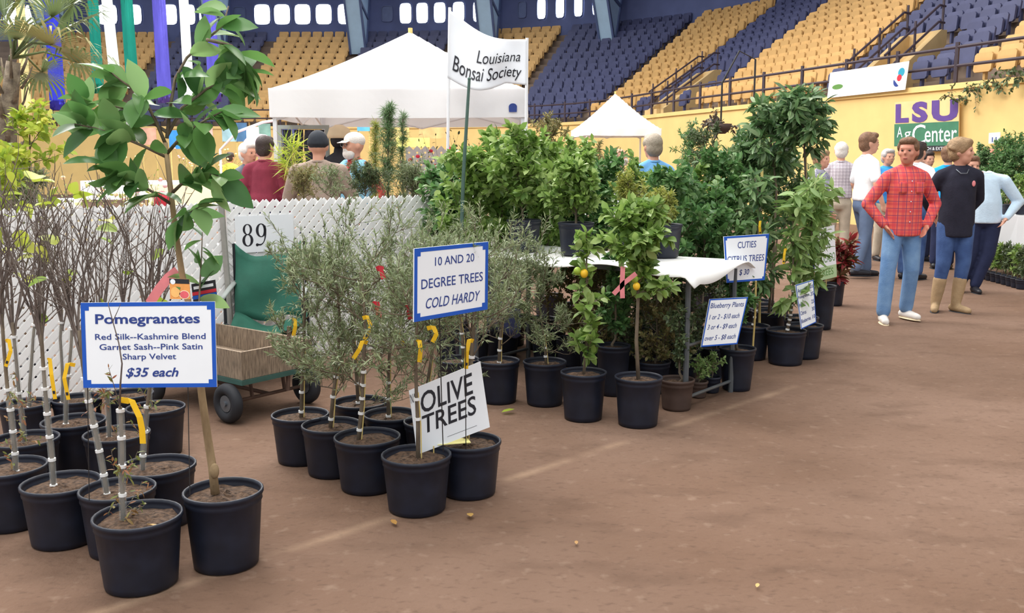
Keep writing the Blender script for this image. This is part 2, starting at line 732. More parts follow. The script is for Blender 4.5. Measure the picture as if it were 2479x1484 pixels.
# ---- slanted steel roof frames between the window groups, reflected daylight put into the webs' pale colour
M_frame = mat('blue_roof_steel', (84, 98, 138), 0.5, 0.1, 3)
M_web = mat('daylight_tinted_web', (176, 206, 232), 0.6, 0.06, 2)
tn = 0
for px in (155, 545, 882, 1200, 1500):
    tn += 1
    s = s_top_px(px, TOPZ + 1)
    nn = wall_nrm(s)
    tt = Vector((-nn.y, nn.x, 0))
    p0 = bowl(s, TOPO - 1.7, TOPZ - 0.9)
    p1 = bowl(s, TOPO - 0.2, TOPZ + 3.0)
    p2 = bowl(s, TOPO - 4.2, TOPZ + 4.2)
    f_ = MB()
    f_.add([p + tt * w for w in (-0.40, 0.40) for p in (p0, p1, p2)], [(0, 1, 2), (5, 4, 3), (0, 3, 4, 1), (1, 4, 5, 2), (2, 5, 3, 0)])
    o = f_.build('trim_%d' % tn, M_web)
    tag(o, 'slanted roof frame with a daylight-tinted blue web between windows', 'roof frame', kind='structure')
    g = MB()
    for (a, b) in ((p0, p1), (p0, p2), ((p1 + p0) / 2, (p2 + p0) / 2)):
        for w in (-0.42, 0.42):
            g.bar(a + tt * w, b + tt * w, 0.10, 0.16)
    g.build('flange', M_frame, o)

# ---- guard rail on the arena wall
rail = thing('guard_rail', 'dark guard rail of posts and two bars along the top of the yellow arena wall', 'railing')
s_r0, s_r1 = s_at_px(2700), s_at_px(-150)
m = MB()
for z in (WALLZ + 0.86, WALLZ + 0.48):
    sts = [s_r0 + (s_r1 - s_r0) * i / 130 for i in range(131)]
    b_ = MB()
    b_.tube([bowl(s, 0.06, z) for s in sts], 0.035, 6)
    b_.build('rail_bar', M_rail, rail)
pm = MB().tube([(0, 0, 0), (0, 0, 0.86)], 0.045, 6).mesh('post', M_rail)
s = s_r0
while s < s_r1:
    p = bowl(s, 0.06, WALLZ + 0.1)
    o = obj('post', pm, rail, p)
    s += 1.75

# ---- seats
SEC_PX = [2680, 2290, 1950, 1640, 1500, 1390, 1200, 1000, 770, 530, 240, -150]
SEC_COL = ['gold', 'blue', 'gold', 'blue', 'gold', 'blue', 'gold', 'blue', 'gold', 'blue', 'gold']
SEC_TXT = ['section at photo right edge', 'section above hanging white banner', 'section left of hanging banner', 'section right of small tent', 'section behind small tent',
           'section right of bonsai banner', 'section behind bonsai banner', 'section above big tent', 'section left of big tent', 'section behind streamers', 'section behind palm']


def nth(n):
    return '%d%s' % (n, 'th' if 10 <= n % 100 <= 20 else {1: 'st', 2: 'nd', 3: 'rd'}.get(n % 10, 'th'))


M_sgold = mat('gold_seat_plastic', (204, 163, 104), 0.55, 0.10, 3)
M_sblue = mat('purple_blue_seat_plastic', (70, 74, 108), 0.5, 0.14, 3)


def seat_template():
    b = MB()

    def rbox(w, h, t, cy, cz, tilt):
        n = 5
        pts = []
        cr = 0.045
        for (sx, sz, a0) in ((1, -1, -90), (1, 1, 0), (-1, 1, 90), (-1, -1, 180)):
            for k in range(2):
                a = math.radians(a0 + 90 * k)
                pts.append((sx * (w / 2 - cr) + cr * math.cos(a), sz * (h / 2 - cr) + cr * math.sin(a)))
        R = Matrix.Rotation(tilt, 3, 'X')
        v = [R @ Vector((x, y_, z)) + Vector((0, cy, cz)) for y_ in (-t / 2, t / 2) for (x, z) in pts]
        k = len(pts)
        b.add(v, [tuple(range(k)), tuple(range(2 * k - 1, k - 1, -1))] + [(i + k, (i + 1) % k + k, (i + 1) % k, i) for i in range(k)])
    rbox(0.52, 0.44, 0.05, 0.10, 0.66, -0.14)      # backrest
    rbox(0.47, 0.40, 0.06, -0.02, 0.56, -0.10)     # folded seat pan
    b.box((0, 0.04, 0.2), (0.06, 0.08, 0.42))
    return b


ST = seat_template()
seat_gold = ST.mesh('stadium_seat', M_sgold)
seat_blue = ST.mesh('stadium_seat', M_sblue)
ORD = ['first', 'second', 'third', 'fourth', 'fifth', 'sixth', 'seventh', 'eighth', 'ninth', 'tenth', 'eleventh', 'twelfth', 'thirteenth', 'fourteenth', 'fifteenth', 'sixteenth']
seats = []
VOM = []
for (px, half) in ((2085, 0.62), (1935, 0.0), (1575, 0.62)):
    if half:
        VOM.append((s_at_px(px), half))
for si in range(len(SEC_COL)):
    sa, sb = s_at_px(SEC_PX[si]), s_at_px(SEC_PX[si + 1])
    for r in range(NROW):
        off = OFF0 + r * RUN + 0.48 if r else 0.75
        # arc length grows with the offset: count seats on the offset curve
        n_ = 24
        pts = [bowl(sa + (sb - sa) * i / n_, off, 0) for i in range(n_ + 1)]
        ln = [0]
        for a, b in zip(pts, pts[1:]):
            ln.append(ln[-1] + (b - a).length)
        L_ = ln[-1] - 0.6
        k = max(1, int(L_ / 0.56))
        for j in range(k):
            d = 0.3 + (j + 0.5) * L_ / k
            s = sa + (sb - sa) * float(np.interp(d, ln, [i / n_ for i in range(n_ + 1)]))
            if r < 4 and any(abs(s - vs_) < hf + 0.6 for vs_, hf in VOM):
                continue
            p = bowl(s, off, WALLZ + r * RISE)
            x, y, zc = proj(p + Vector((0, 0, 0.6)))
            if x < -420 or x > W + 420 or y < -300:
                continue
            nn = wall_nrm(s)
            seats.append((zc, p, math.atan2(-nn.x, nn.y), si, r, -5 < x < W + 5 and y > -2, j))
seats.sort(key=lambda q: q[0])
near = [q for q in seats if q[5]][:290]
ids = set(id(q) for q in near)
for q in near:
    zc, p, rz, si, r, _, j = q
    o = obj('stadium_seat', seat_gold if SEC_COL[si] == 'gold' else seat_blue, None, p)
    o.rotation_euler = (0, 0, rz)
    cn = 'gold' if SEC_COL[si] == 'gold' else 'blue'
    tag(o, '%s stadium seat, %s row up, %s from right, %s' % (cn, ORD[r], nth(j + 1), SEC_TXT[si]), 'seat', '%s row of the %s' % (ORD[r], SEC_TXT[si]))
for colr, mm in (('gold', M_sgold), ('blue', M_sblue)):
    rest = [q for q in seats if id(q) not in ids and SEC_COL[q[3]] == colr]
    T = np.array(ST.v)
    V = []
    for q in rest:
        c_, s_ = math.cos(q[2]), math.sin(q[2])
        R = np.array([[c_, -s_, 0], [s_, c_, 0], [0, 0, 1]])
        V.append(T @ R.T + np.array(q[1]))
    b = MB()
    k = len(T)
    b.v = [tuple(x) for x in np.concatenate(V)]
    b.f = [tuple(i + j * k for i in f) for j in range(len(rest)) for f in ST.f]
    o = b.build('far_%s_seats' % colr, mm)
    tag(o, 'rows of small far %s stadium seats higher in the grandstand' % ('gold' if colr == 'gold' else 'dark blue'), 'seats', kind='stuff')

# ---- entry stairs let into the lower rows: sloping concrete cheek walls with hand rails
vn = 0
for (vs_, hf) in VOM:
    vn += 1
    side = 'under the hanging white banner' if vn == 1 else 'right of the small white tent'
    v = thing('stair_entry', 'concrete stair entry with sloping side walls and hand rails, %s' % side, 'stair entry')
    for sg in (-1, 1):
        s = vs_ + sg * hf
        c = MB()
        prof = [(0.25, WALLZ + 0.02), (0.25, WALLZ + 0.3), (2.9, WALLZ + 1.75), (3.2, WALLZ + 1.75), (3.2, WALLZ + 0.02)]
        pts = [bowl(s + d, o_, z) for d in (-0.11, 0.11) for (o_, z) in prof]
        c.add(pts, [(0, 1, 2, 3, 4), (9, 8, 7, 6, 5)] + [(i, (i + 5), (i + 1) % 5 + 5, (i + 1) % 5) for i in range(5)])
        c.build('cheek_wall', M_conc, v)
        h = MB()
        for dz in (0.55, 0.95):
            h.tube([bowl(s, 0.3, WALLZ + dz), bowl(s, 2.9, WALLZ + 1.4 + dz), bowl(s, 3.2, WALLZ + 1.4 + dz)], 0.03, 6)
        h.build('hand_rail', M_rail, v)
        for (o_, z) in ((0.5, WALLZ + 0.4), (1.7, WALLZ + 1.0), (3.1, WALLZ + 1.7)):
            MB().tube([bowl(s, o_, z), bowl(s, o_, z + 0.85)], 0.03, 6).build('rail_post', M_rail, v)
    MB().bar(bowl(vs_ - hf, 3.2, WALLZ + 1.6), bowl(vs_ + hf, 3.2, WALLZ + 1.6), 0.2, 0.36).build('back_wall', M_conc, v)
    for k in range(4):
        MB().bar(bowl(vs_ - hf + 0.1, 0.5 + k * 0.7, WALLZ + 0.16 + k * 0.28), bowl(vs_ + hf - 0.1, 0.5 + k * 0.7, WALLZ + 0.16 + k * 0.28), 0.69, 0.3).build('step', M_conc, v)

# ================================================================== PLANT TOOLKIT
def leaf_template(kind):
    """midrib curve with two halves folded a little; unit length along +x, z is the leaf's normal"""
    if kind == 'broad':
        st = [(0, 0), (0.30, 0.225), (0.70, 0.225), (1, 0)]
    elif kind == 'long':
        st = [(0, 0), (0.32, 0.13), (0.70, 0.125), (1, 0)]
    elif kind == 'narrow':
        st = [(0, 0), (0.45, 0.085), (1, 0)]
    elif kind == 'round':
        st = [(0, 0), (0.12, 0.30), (0.5, 0.46), (0.85, 0.28), (1, 0)]
    elif kind == 'broadhi':
        st = [(0, 0), (0.10, 0.115), (0.26, 0.215), (0.44, 0.265), (0.62, 0.25), (0.80, 0.165), (0.92, 0.07), (1, 0)]
    elif kind == 'longhi':
        st = [(0, 0), (0.10, 0.06), (0.28, 0.125), (0.48, 0.155), (0.68, 0.135), (0.86, 0.07), (1, 0)]
    elif kind == 'roundhi':
        st = [(0, 0), (0.05, 0.2), (0.2, 0.38), (0.42, 0.46), (0.66, 0.40), (0.86, 0.24), (0.96, 0.1), (1, 0)]
    elif kind == 'needle':
        st = [(0, 0.0), (0.4, 0.03), (1, 0)]
    v, f = [], []
    droop = 0.22
    fold = 0.30
    v.append((0, 0, 0))
    for (x, w) in st[1:-1]:
        z = -droop * x * x
        v += [(x, w, z + w * fold), (x, 0, z), (x, -w, z + w * fold)]
    v.append((1, 0, -droop))
    k = len(st) - 2
    f += [(0, 2, 1), (0, 3, 2)]
    for i in range(k - 1):
        a = 1 + 3 * i
        f += [(a, a + 1, a + 4, a + 3), (a + 1, a + 2, a + 5, a + 4)]
    a = 1 + 3 * (k - 1)
    t = len(v) - 1
    f += [(a, a + 1, t), (a + 1, a + 2, t)]
    return np.array(v, float), f


TPL = {k: leaf_template(k) for k in ('broad', 'long', 'narrow', 'round', 'needle', 'broadhi', 'longhi', 'roundhi')}


def unit(a):
    return a / np.maximum(1e-9, np.linalg.norm(a, axis=1, keepdims=True))


def frames(d, up_bias=0.9, R=rng):
    d = unit(d)
    n = len(d)
    u = np.tile(np.array([0, 0, 1.0]), (n, 1)) * up_bias + R.normal(0, 0.55, (n, 3))
    s = unit(np.cross(u, d))
    z = np.cross(d, s)
    return d, s, z


def leaf_mesh(name, pos, d, length, kind, m, R=rng, wid=1.0, up=0.9):
    T, F = TPL[kind]
    n = len(pos)
    x, y, z = frames(d, up, R)
    L = np.asarray(length).reshape(-1, 1, 1)
    V = pos[:, None, :] + L * (T[None, :, 0:1] * x[:, None, :] + wid * T[None, :, 1:2] * y[:, None, :] + T[None, :, 2:3] * z[:, None, :])
    k = len(T)
    V = V.reshape(-1, 3)
    tris = [f for f in F]
    lv = np.concatenate([np.array(f) for f in tris])
    ls = np.array([len(f) for f in tris])
    loops = (np.arange(n)[:, None] * k + lv[None, :]).ravel()
    tot = np.tile(ls, n)
    start = np.concatenate([[0], np.cumsum(tot)[:-1]])
    me = bpy.data.meshes.new(name)
    me.vertices.add(len(V))
    me.vertices.foreach_set('co', V.ravel())
    me.loops.add(len(loops))
    me.loops.foreach_set('vertex_index', loops.astype(np.int32))
    me.polygons.add(len(tot))
    me.polygons.foreach_set('loop_start', start.astype(np.int32))
    me.polygons.foreach_set('use_smooth', np.ones(len(tot), bool))
    a = me.attributes.new('tint', 'FLOAT', 'POINT')
    a.data.foreach_set('value', np.repeat(R.random(n), k))
    me.materials.append(m)
    me.update(calc_edges=True)
    return me


LEAF_ONE = {}


def leaf_object(parent, pos, d, length, kind, m, R):
    """one large leaf as an object of its own; alike leaves share mesh data"""
    kind = kind + 'hi' if kind + 'hi' in TPL else kind
    key = (kind, m.name)
    if key not in LEAF_ONE:
        T, F = TPL[kind]
        b = MB()
        v2 = [tuple(p) for p in T]
        b.add(v2, F)
        me = b.mesh('leaf', m, True)
        LEAF_ONE[key] = me
    o = bpy.data.objects.new('leaf', LEAF_ONE[key])
    COL.objects.link(o)
    o.parent = parent
    x, y, z = frames(np.array([d]), 0.9, R)
    M = Matrix(((x[0][0], y[0][0], z[0][0]), (x[0][1], y[0][1], z[0][1]), (x[0][2], y[0][2], z[0][2])))
    o.matrix_local = Matrix.Translation(Vector(pos)) @ M.to_4x4() @ Matrix.Diagonal((length, length, length, 1))
    return o


def pline(p, d, L, bend, n, R, jit=0.12):
    """a wandering branch; bend pulls it up (+) or down (-)"""
    pts = [np.array(p, float)]
    d = np.array(d, float)
    for i in range(n):
        d = d + np.array([0, 0, bend / n]) + R.normal(0, jit, 3)
        d /= np.linalg.norm(d)
        pts.append(pts[-1] + d * L / n)
    return pts


def branch_out(trunk, R, n1=10, L1=0.4, t0=0.35, elev=(20, 65), bend=0.3, n2=4, L2=0.2, r1=0.006, jit=0.12, n3=0, L3=0.1, crown=None):
    """branches off a trunk polyline: list of (points, radius, level). crown(t) scales the length along the trunk"""
    out = []
    T = [np.array(p, float) for p in trunk]
    k = len(T) - 1
    for i in range(n1):
        t = t0 + (1 - t0) * (i + R.random() * 0.8) / n1
        f = min(t * k, k - 1e-6)
        a = int(f)
        p = T[a] + (T[a + 1] - T[a]) * (f - a)
        az = i * 2.4 + R.normal(0, 0.4)
        el = math.radians(R.uniform(*elev))
        d = [math.cos(az) * math.cos(el), math.sin(az) * math.cos(el), math.sin(el)]
        sc = crown(t) if crown else 1.0
        L = L1 * sc * R.uniform(0.75, 1.15)
        b = pline(p, d, L, bend, 5, R, jit)
        out.append((b, r1, 1))
        for j in range(n2):
            q = b[1 + int(R.integers(0, 5))]
            az2 = R.uniform(0, 2 * PI)
            el2 = math.radians(R.uniform(-10, 70))
            d2 = np.array([math.cos(az2) * math.cos(el2), math.sin(az2) * math.cos(el2), math.sin(el2)]) + (b[-1] - b[0]) / max(L, 1e-6) * 0.7
            c = pline(q, d2 / np.linalg.norm(d2), L2 * sc * R.uniform(0.6, 1.2), bend, 4, R, jit)
            out.append((c, r1 * 0.55, 2))
            for h in range(n3):
                q3 = c[1 + int(R.integers(0, 4))]
                d3 = (c[-1] - c[0]) / max(1e-6, np.linalg.norm(c[-1] - c[0])) + R.normal(0, 0.55, 3)
                out.append((pline(q3, d3 / np.linalg.norm(d3), L3 * sc * R.uniform(0.6, 1.2), bend, 3, R, jit), r1 * 0.35, 3))
    return out


def twigs_obj(name, brs, m, parent, n=3):
    b = MB()
    n = 3
    for (pts, r, lev) in brs:
        k = len(pts)
        b.tube(pts, [max(0.0009, r * (1 - 0.72 * i / (k - 1))) for i in range(k)], n, caps=False)
    o = b.build(name, m, parent, True)
    o['kind'] = 'stuff'
    return o


def leaves_on(brs, R, per=8, levels=(2, 3), size=(0.05, 0.08), spread=0.8, grav=-0.15, t0=0.15):
    pos, dirs, ln = [], [], []
    for (pts, r, lev) in brs:
        if lev not in levels:
            continue
        k = len(pts) - 1
        for i in range(per):
            t = (t0 + (1 - t0) * (i + R.random()) / per) * k
            a = min(int(t), k - 1)
            p = pts[a] + (pts[a + 1] - pts[a]) * (t - a)
            tg = pts[a + 1] - pts[a]
            tg = tg / max(1e-9, np.linalg.norm(tg))
            d = tg * 0.75 + R.normal(0, spread, 3) + np.array([0, 0, grav])
            pos.append(p)
            dirs.append(d / np.linalg.norm(d))
            ln.append(R.uniform(*size))
    return np.array(pos), np.array(dirs), np.array(ln)


def add_pot(parent, D=0.29, h=0.25, m=None, taper=0.84, soil=0.03, seg=28):
    m = m or M_pot
    rt, rb = D / 2, D / 2 * taper
    b = MB()

    def R_(z):
        return rb + (rt - rb) * z / h
    prof = [(rb - 0.012, 0.0), (rb, 0.006), (R_(0.10 * h), 0.10 * h), (R_(0.5 * h), 0.5 * h), (R_(h - 0.045), h - 0.045), (R_(h - 0.04) + 0.004, h - 0.040),
            (R_(h - 0.03) + 0.002, h - 0.030), (rt + 0.001, h - 0.018), (rt + 0.006, h - 0.014), (rt + 0.006, h - 0.002), (rt + 0.003, h), (rt - 0.002, h),
            (rt - 0.006, h - 0.012), (rt - 0.004, h - 0.016), (rt - 0.008, h - 0.024), (rt - 0.012, h - soil - 0.02)]
    b.lathe(prof, seg, cap1=False)
    p = b.build('pot', m, parent, True)
    s = MB()
    R = np.random.default_rng(int(D * 1e4) + int(h * 1e4))
    rs = rt - 0.009
    rings = 6
    vs, fs = [(0, 0, h - soil + 0.012)], []
    for i in range(1, rings + 1):
        for j in range(20):
            a = 2 * PI * j / 20
            rr = rs * i / rings
            vs.append((rr * math.cos(a), rr * math.sin(a), h - soil + 0.012 * (1 - i / rings) + R.normal(0, 0.0035)))
    for j in range(20):
        fs.append((0, 1 + j, 1 + (j + 1) % 20))
    for i in range(rings - 1):
        for j in range(20):
            a, c = 1 + i * 20 + j, 1 + i * 20 + (j + 1) % 20
            fs.append((a, a + 20, c + 20, c))
    s.add(vs, fs)
    s.build('soil', M_soil, parent)
    return p


def ribbon(pts, w, m, parent, name, nrm=(0, -1, 0), th=0.0012):
    """flat strip through the points, its face turned to nrm"""
    pts = [Vector(p) for p in pts]
    n = len(pts)
    nr = Vector(nrm)

    def fn(u, v):
        f = min(u * (n - 1), n - 1 - 1e-6)
        i = int(f)
        p = pts[i].lerp(pts[i + 1], f - i)
        t = (pts[i + 1] - pts[i]).normalized()
        s = t.cross(nr)
        s = s.normalized() if s.length > 1e-5 else Vector((1, 0, 0))
        return p + s * (w * (v - 0.5))
    return MB().slab(fn, (n - 1) * 3, 1, th).build(name, m, parent)


def bands(parent, trunk, ts, r, h=0.014):
    """white tape bands round the trunk, each its own part"""
    k = len(trunk) - 1
    for t in ts:
        f = min(t * k, k - 1e-6)
        a = int(f)
        p0, p1 = Vector(trunk[a]), Vector(trunk[a + 1])
        p = p0.lerp(p1, f - a)
        d = (p1 - p0).normalized()
        MB().tube([p - d * h / 2, p + d * h / 2], r, 10).build('tape_band', M_tape, parent)


def sleeve(parent, trunk, t0, t1, r):
    k = len(trunk) - 1
    pts = []
    for i in range(7):
        f = min((t0 + (t1 - t0) * i / 6) * k, k - 1e-6)
        a = int(f)
        pts.append(Vector(trunk[a]).lerp(Vector(trunk[a + 1]), f - a))
    MB().tube(pts, r, 10, caps=False).build('trunk_sleeve', M_sleeve, parent, True)


def trunk_obj(parent, pts, r0, r1, m, name='trunk', n=8):
    k = len(pts)
    return MB().tube(pts, [r0 + (r1 - r0) * i / (k - 1) for i in range(k)], n).build(name, m, parent, True)


def yellow_tag(parent, p, L=0.14, w=0.016, side=1, m=None):
    p = Vector(p)
    L *= random.uniform(0.75, 1.15)
    side *= random.uniform(0.4, 1.5)
    e = p + Vector((random.uniform(0.0, 0.06) * side, -0.02, -L))
    k = p + Vector((0.030 * side, -0.022, -0.35 * L))
    o = ribbon([p, p + Vector((0.02 * side, -0.012, 0.008)), k, e], w, m or M_ytag, parent, 'plant_tag')
    if L > 0.09:
        q = k.lerp(e, 0.72)
        d = (e - k).normalized()
        MB().bar(q - d * 0.006 + Vector((0, -0.0018, 0)), q + d * 0.006 + Vector((0, -0.0018, 0)), w * 0.6, 0.0012, up=(0, 1, 0)).build('printed_square', M_black, o)


# leaf colours
ML_citrus = leaf_mat('citrus_leaf', [(94, 128, 60), (122, 154, 72), (150, 178, 92), (104, 138, 64), (178, 200, 128), (132, 164, 80)], 0.42, 0.38)
ML_citrusd = leaf_mat('dark_citrus_leaf', [(66, 106, 62), (90, 134, 76), (118, 158, 94), (76, 116, 66), (152, 178, 124)], 0.42, 0.36)
ML_grape = leaf_mat('grapefruit_leaf', [(66, 108, 60), (104, 150, 80), (82, 128, 70), (154, 190, 124), (94, 142, 84)], 0.32, 0.4)
ML_olive = leaf_mat('olive_leaf', [(108, 124, 86), (138, 152, 108), (90, 106, 72), (172, 182, 146), (122, 132, 88)], 0.5, 0.3)
ML_olived = leaf_mat('small_dark_leaf', [(76, 94, 62), (102, 120, 78), (62, 80, 56), (130, 142, 98)], 0.5, 0.3)
ML_yellow = leaf_mat('yellow_green_leaf', [(168, 190, 66), (204, 212, 82), (140, 172, 64), (216, 214, 104)], 0.5, 0.4)
ML_moss = leaf_mat('yellowish_fine_leaf', [(138, 150, 68), (168, 172, 82), (118, 132, 60), (190, 188, 106)], 0.5, 0.35)
ML_brown = leaf_mat('brownish_fine_leaf', [(132, 122, 78), (158, 144, 98), (112, 110, 72), (148, 154, 94)], 0.6, 0.35)
ML_avo = leaf_mat('avocado_leaf', [(78, 112, 72), (104, 140, 88), (134, 164, 110), (64, 98, 64), (164, 184, 138)], 0.4, 0.32)
ML_avol = leaf_mat('light_avocado_leaf', [(132, 164, 94), (160, 186, 114), (112, 148, 82), (182, 202, 140)], 0.45, 0.36)
ML_red = leaf_mat('red_croton_leaf', [(130, 42, 48), (166, 54, 56), (104, 40, 44), (104, 88, 50), (76, 80, 50)], 0.45, 0.3)
ML_spring = leaf_mat('reddish_shoot_leaf', [(150, 120, 74), (166, 100, 74), (128, 132, 72), (112, 126, 66)], 0.5, 0.3)

# ================================================================== LEFT FOREGROUND: POMEGRANATES AND GRAPEFRUIT
def pot_spot(px, ybot, D, taper=0.84):
    p = gz(px, ybot)
    p.y += D / 2 * taper
    return p


def local(px, py, loc, dy=0.0):
    """point at the plant's own distance, in the plant's frame"""
    return at(px, py, loc[1] + dy) - Vector(loc)


def pomegranate(label, px, ybot, D, h, trunk_px, seed, top=1.45, stems=7, nt=4, sl=(0.0, 0.9), bandn=5, tags=(), low=0, leaves=0, spread=0.16, whip=False, lk='yellow', m_tr=None):
    R = np.random.default_rng(seed)
    loc = pot_spot(px, ybot, D)
    t = thing('potted_pomegranate', label, 'potted tree', loc, group='potted pomegranates by the blue-edged sign')
    add_pot(t, D, h)
    tr = [local(a, b, loc) for (a, b) in trunk_px]
    tr[0].z = h - 0.05
    trunk_obj(t, tr, 0.0088, 0.007, m_tr or M_bark)
    sleeve(t, tr, sl[0] + 0.03, sl[1], 0.0135)
    bands(t, tr, [sl[0] + 0.04 + (sl[1] - sl[0] - 0.05) * i / max(1, bandn - 1) for i in range(bandn)], 0.0148, 0.011)
    brs = []
    tip = np.array(tr[-1])
    if not whip:
        for i in range(stems):
            az = R.uniform(0, 2 * PI)
            ln = (top - tip[2]) * R.uniform(0.55, 1.05)
            d = np.array([math.cos(az) * spread * R.uniform(0.3, 1.6), math.sin(az) * spread * R.uniform(0.3, 1.4), 1.0])
            st = pline(tip - np.array([0, 0, R.uniform(0, 0.12)]), d / np.linalg.norm(d), ln, 0.25, 8, R, 0.07)
            brs.append((st, 0.0058, 1))
            for j in range(nt):
                q = st[2 + int(R.integers(0, 6))]
                az = R.uniform(0, 2 * PI)
                d = np.array([math.cos(az) * 0.55, math.sin(az) * 0.55, R.uniform(0.4, 1.1)])
                s2 = pline(q, d / np.linalg.norm(d), R.uniform(0.12, 0.34), 0.35, 5, R, 0.12)
                brs.append((s2, 0.0030, 2))
                if R.random() < 0.5:
                    q = s2[2]
                    d = R.normal(0, 0.5, 3) + np.array([0, 0, 0.6])
                    brs.append((pline(q, d / np.linalg.norm(d), R.uniform(0.06, 0.16), 0.2, 3, R, 0.12), 0.0019, 3))
    for i in range(low):
        f = R.uniform(0.05, 0.6)
        k = len(tr) - 1
        a = min(int(f * k), k - 1)
        p = np.array(tr[a].lerp(tr[a + 1], f * k - a))
        d = R.normal(0, 0.8, 3) + np.array([0, -0.2, 0.35])
        brs.append((pline(p, d / np.linalg.norm(d), R.uniform(0.06, 0.13), 0.2, 4, R, 0.2), 0.0016, 4))
    if brs:
        twigs_obj('twigs', brs, M_twig, t)
    if low:
        pos, d, ln = leaves_on(brs, R, 9, (4,), (0.018, 0.036), 0.7)
        o = obj('foliage', leaf_mesh('foliage', pos, d, ln, 'long', ML_spring, R), t)
        o['kind'] = 'stuff'
    for i in range(leaves):
        b = [q for q in brs if q[2] in (1, 2)]
        pts = b[int(R.integers(0, len(b)))][0]
        p = pts[int(R.integers(2, len(pts)))]
        d = R.normal(0, 0.7, 3) + np.array([0, -0.2, 0.1])
        leaf_object(t, p, d / np.linalg.norm(d), R.uniform(0.05, 0.085), 'round', ML_yellow, R)
    for (a, b, L, sd) in tags:
        yellow_tag(t, local(a, b, loc, -0.02), L, 0.015, sd)
    return t


pomegranate('front bare pomegranate in the nearest black pot, whip crossing the sign', 310, 1450, 0.298, 0.262,
            [(298, 1262), (296, 1180), (295, 1080), (291, 985)], 11, whip=True, bandn=5, low=16, sl=(0.0, 0.98))
_p1 = bpy.data.objects['potted_pomegranate']
_l1 = _p1.location
ribbon([local(292, 968, _l1, -0.03), local(320, 972, _l1, -0.05), local(338, 1010, _l1, -0.06), local(344, 1040, _l1, -0.06), local(346, 1074, _l1, -0.06)], 0.021, M_ytag, _p1, 'plant_tag')
R_ = np.random.default_rng(5)
_wh = [np.array(local(a, b, _l1, -0.19)) for (a, b) in ((291, 985), (292, 930), (296, 880), (288, 830), (274, 780), (262, 735), (280, 690))]
_wh[0] = np.array(local(291, 985, _l1))
_br = [(_wh, 0.0042, 1), ([np.array(local(272, 780, _l1, -0.19)), np.array(local(285, 752, _l1, -0.19)), np.array(local(292, 735, _l1, -0.19))], 0.002, 2),
       ([np.array(local(291, 985, _l1)), np.array(local(275, 930, _l1, -0.2)), np.array(local(263, 890, _l1, -0.2))], 0.0022, 4)]
twigs_obj('whip', _br, M_twig, _p1)
_pos, _d, _ln = leaves_on(_br, R_, 14, (4,), (0.012, 0.026), 0.7, t0=0.5)
_o = obj('foliage', leaf_mesh('foliage', _pos, _d, _ln, 'long', ML_spring, R_), _p1)
_o['kind'] = 'stuff'
# one fallen leaf lying on the soil of the front pot
leaf_object(_p1, (0.055, -0.06, 0.246), (0.9, -0.3, 0.05), 0.06, 'broad', leaf_mat('dry_leaf', [(196, 152, 84), (170, 120, 66), (214, 176, 104)]), R_)

pomegranate('bare pomegranate in black pot, second from left, two crossed yellow tags', 122, 1338, 0.290, 0.246,
            [(130, 1180), (125, 1100), (116, 1020), (108, 930), (103, 860), (98, 780)], 21, top=1.50, stems=9, bandn=6, tags=((116, 872, 0.17, 1.2), (182, 884, 0.17, -1.2)), leaves=5, sl=(0, .72))
pomegranate('bare pomegranate in black pot right behind the nearest pot, trunk leaning left', 264, 1362, 0.275, 0.255,
            [(262, 1222), (250, 1140), (232, 1050), (212, 960), (200, 880), (192, 800)], 31, top=1.42, stems=8, bandn=6, leaves=4, sl=(0, .72))
pomegranate('bare pomegranate in black pot left of the grapefruit pot, trunk behind the sign', 362, 1290, 0.300, 0.250,
            [(346, 1152), (346, 1100), (352, 1020), (362, 940), (366, 850), (362, 780)], 41, top=1.42, stems=7, bandn=4, low=4, leaves=2, sl=(0, .5))
pomegranate('bare pomegranate in black pot cut by the left photo edge, nearest there', -6, 1296, 0.290, 0.255,
            [(40, 1165), (36, 1090), (28, 1010), (18, 940), (10, 850), (4, 760)], 51, top=1.46, stems=8, bandn=5, tags=((14, 826, 0.13, 1.0),), low=6, leaves=6, sl=(0, .6))
pomegranate('bare pomegranate in black pot at left edge with a grey-barked trunk, further back', 36, 1206, 0.290, 0.245,
            [(60, 1085), (55, 1020), (45, 940), (38, 860), (30, 780)], 61, top=1.55, stems=8, bandn=3, low=10, leaves=8)
pomegranate('bare pomegranate in black pot, middle of the second row behind the sign', 158, 1152, 0.290, 0.245,
            [(158, 1020), (160, 960), (166, 900), (172, 840), (176, 760)], 71, top=1.52, stems=9, bandn=3, leaves=3)
pomegranate('bare pomegranate in black pot with reddish shoots, behind the sign stake', 264, 1190, 0.290, 0.245,
            [(264, 1050), (262, 1000), (258, 930), (250, 850), (246, 780)], 81, top=1.5, stems=8, bandn=3, low=12, leaves=3)
pomegranate('bare pomegranate in black pot nearest the wagon wheel', 362, 1114, 0.285, 0.250,
            [(362, 1010), (362, 960), (366, 900), (372, 820), (380, 740)], 91, top=1.45, stems=7, bandn=3, leaves=1)
pomegranate('bare pomegranate in black pot of the back row, left against the lattice', 44, 1095, 0.25, 0.240,
            [(70, 980), (72, 930), (76, 880), (80, 820), (86, 760)], 101, top=1.5, stems=8, bandn=2, leaves=6)
pomegranate('bare pomegranate in black pot of the back row, second against the lattice', 172, 1080, 0.25, 0.240,
            [(150, 970), (152, 930), (150, 880), (146, 820), (150, 750)], 111, top=1.5, stems=8, bandn=2, leaves=3)
pomegranate('bare pomegranate in black pot of the back row, right end by the wagon', 300, 1066, 0.25, 0.240,
            [(262, 960), (264, 920), (270, 860), (284, 800), (300, 730)], 121, top=1.45, stems=8, bandn=2, leaves=2)

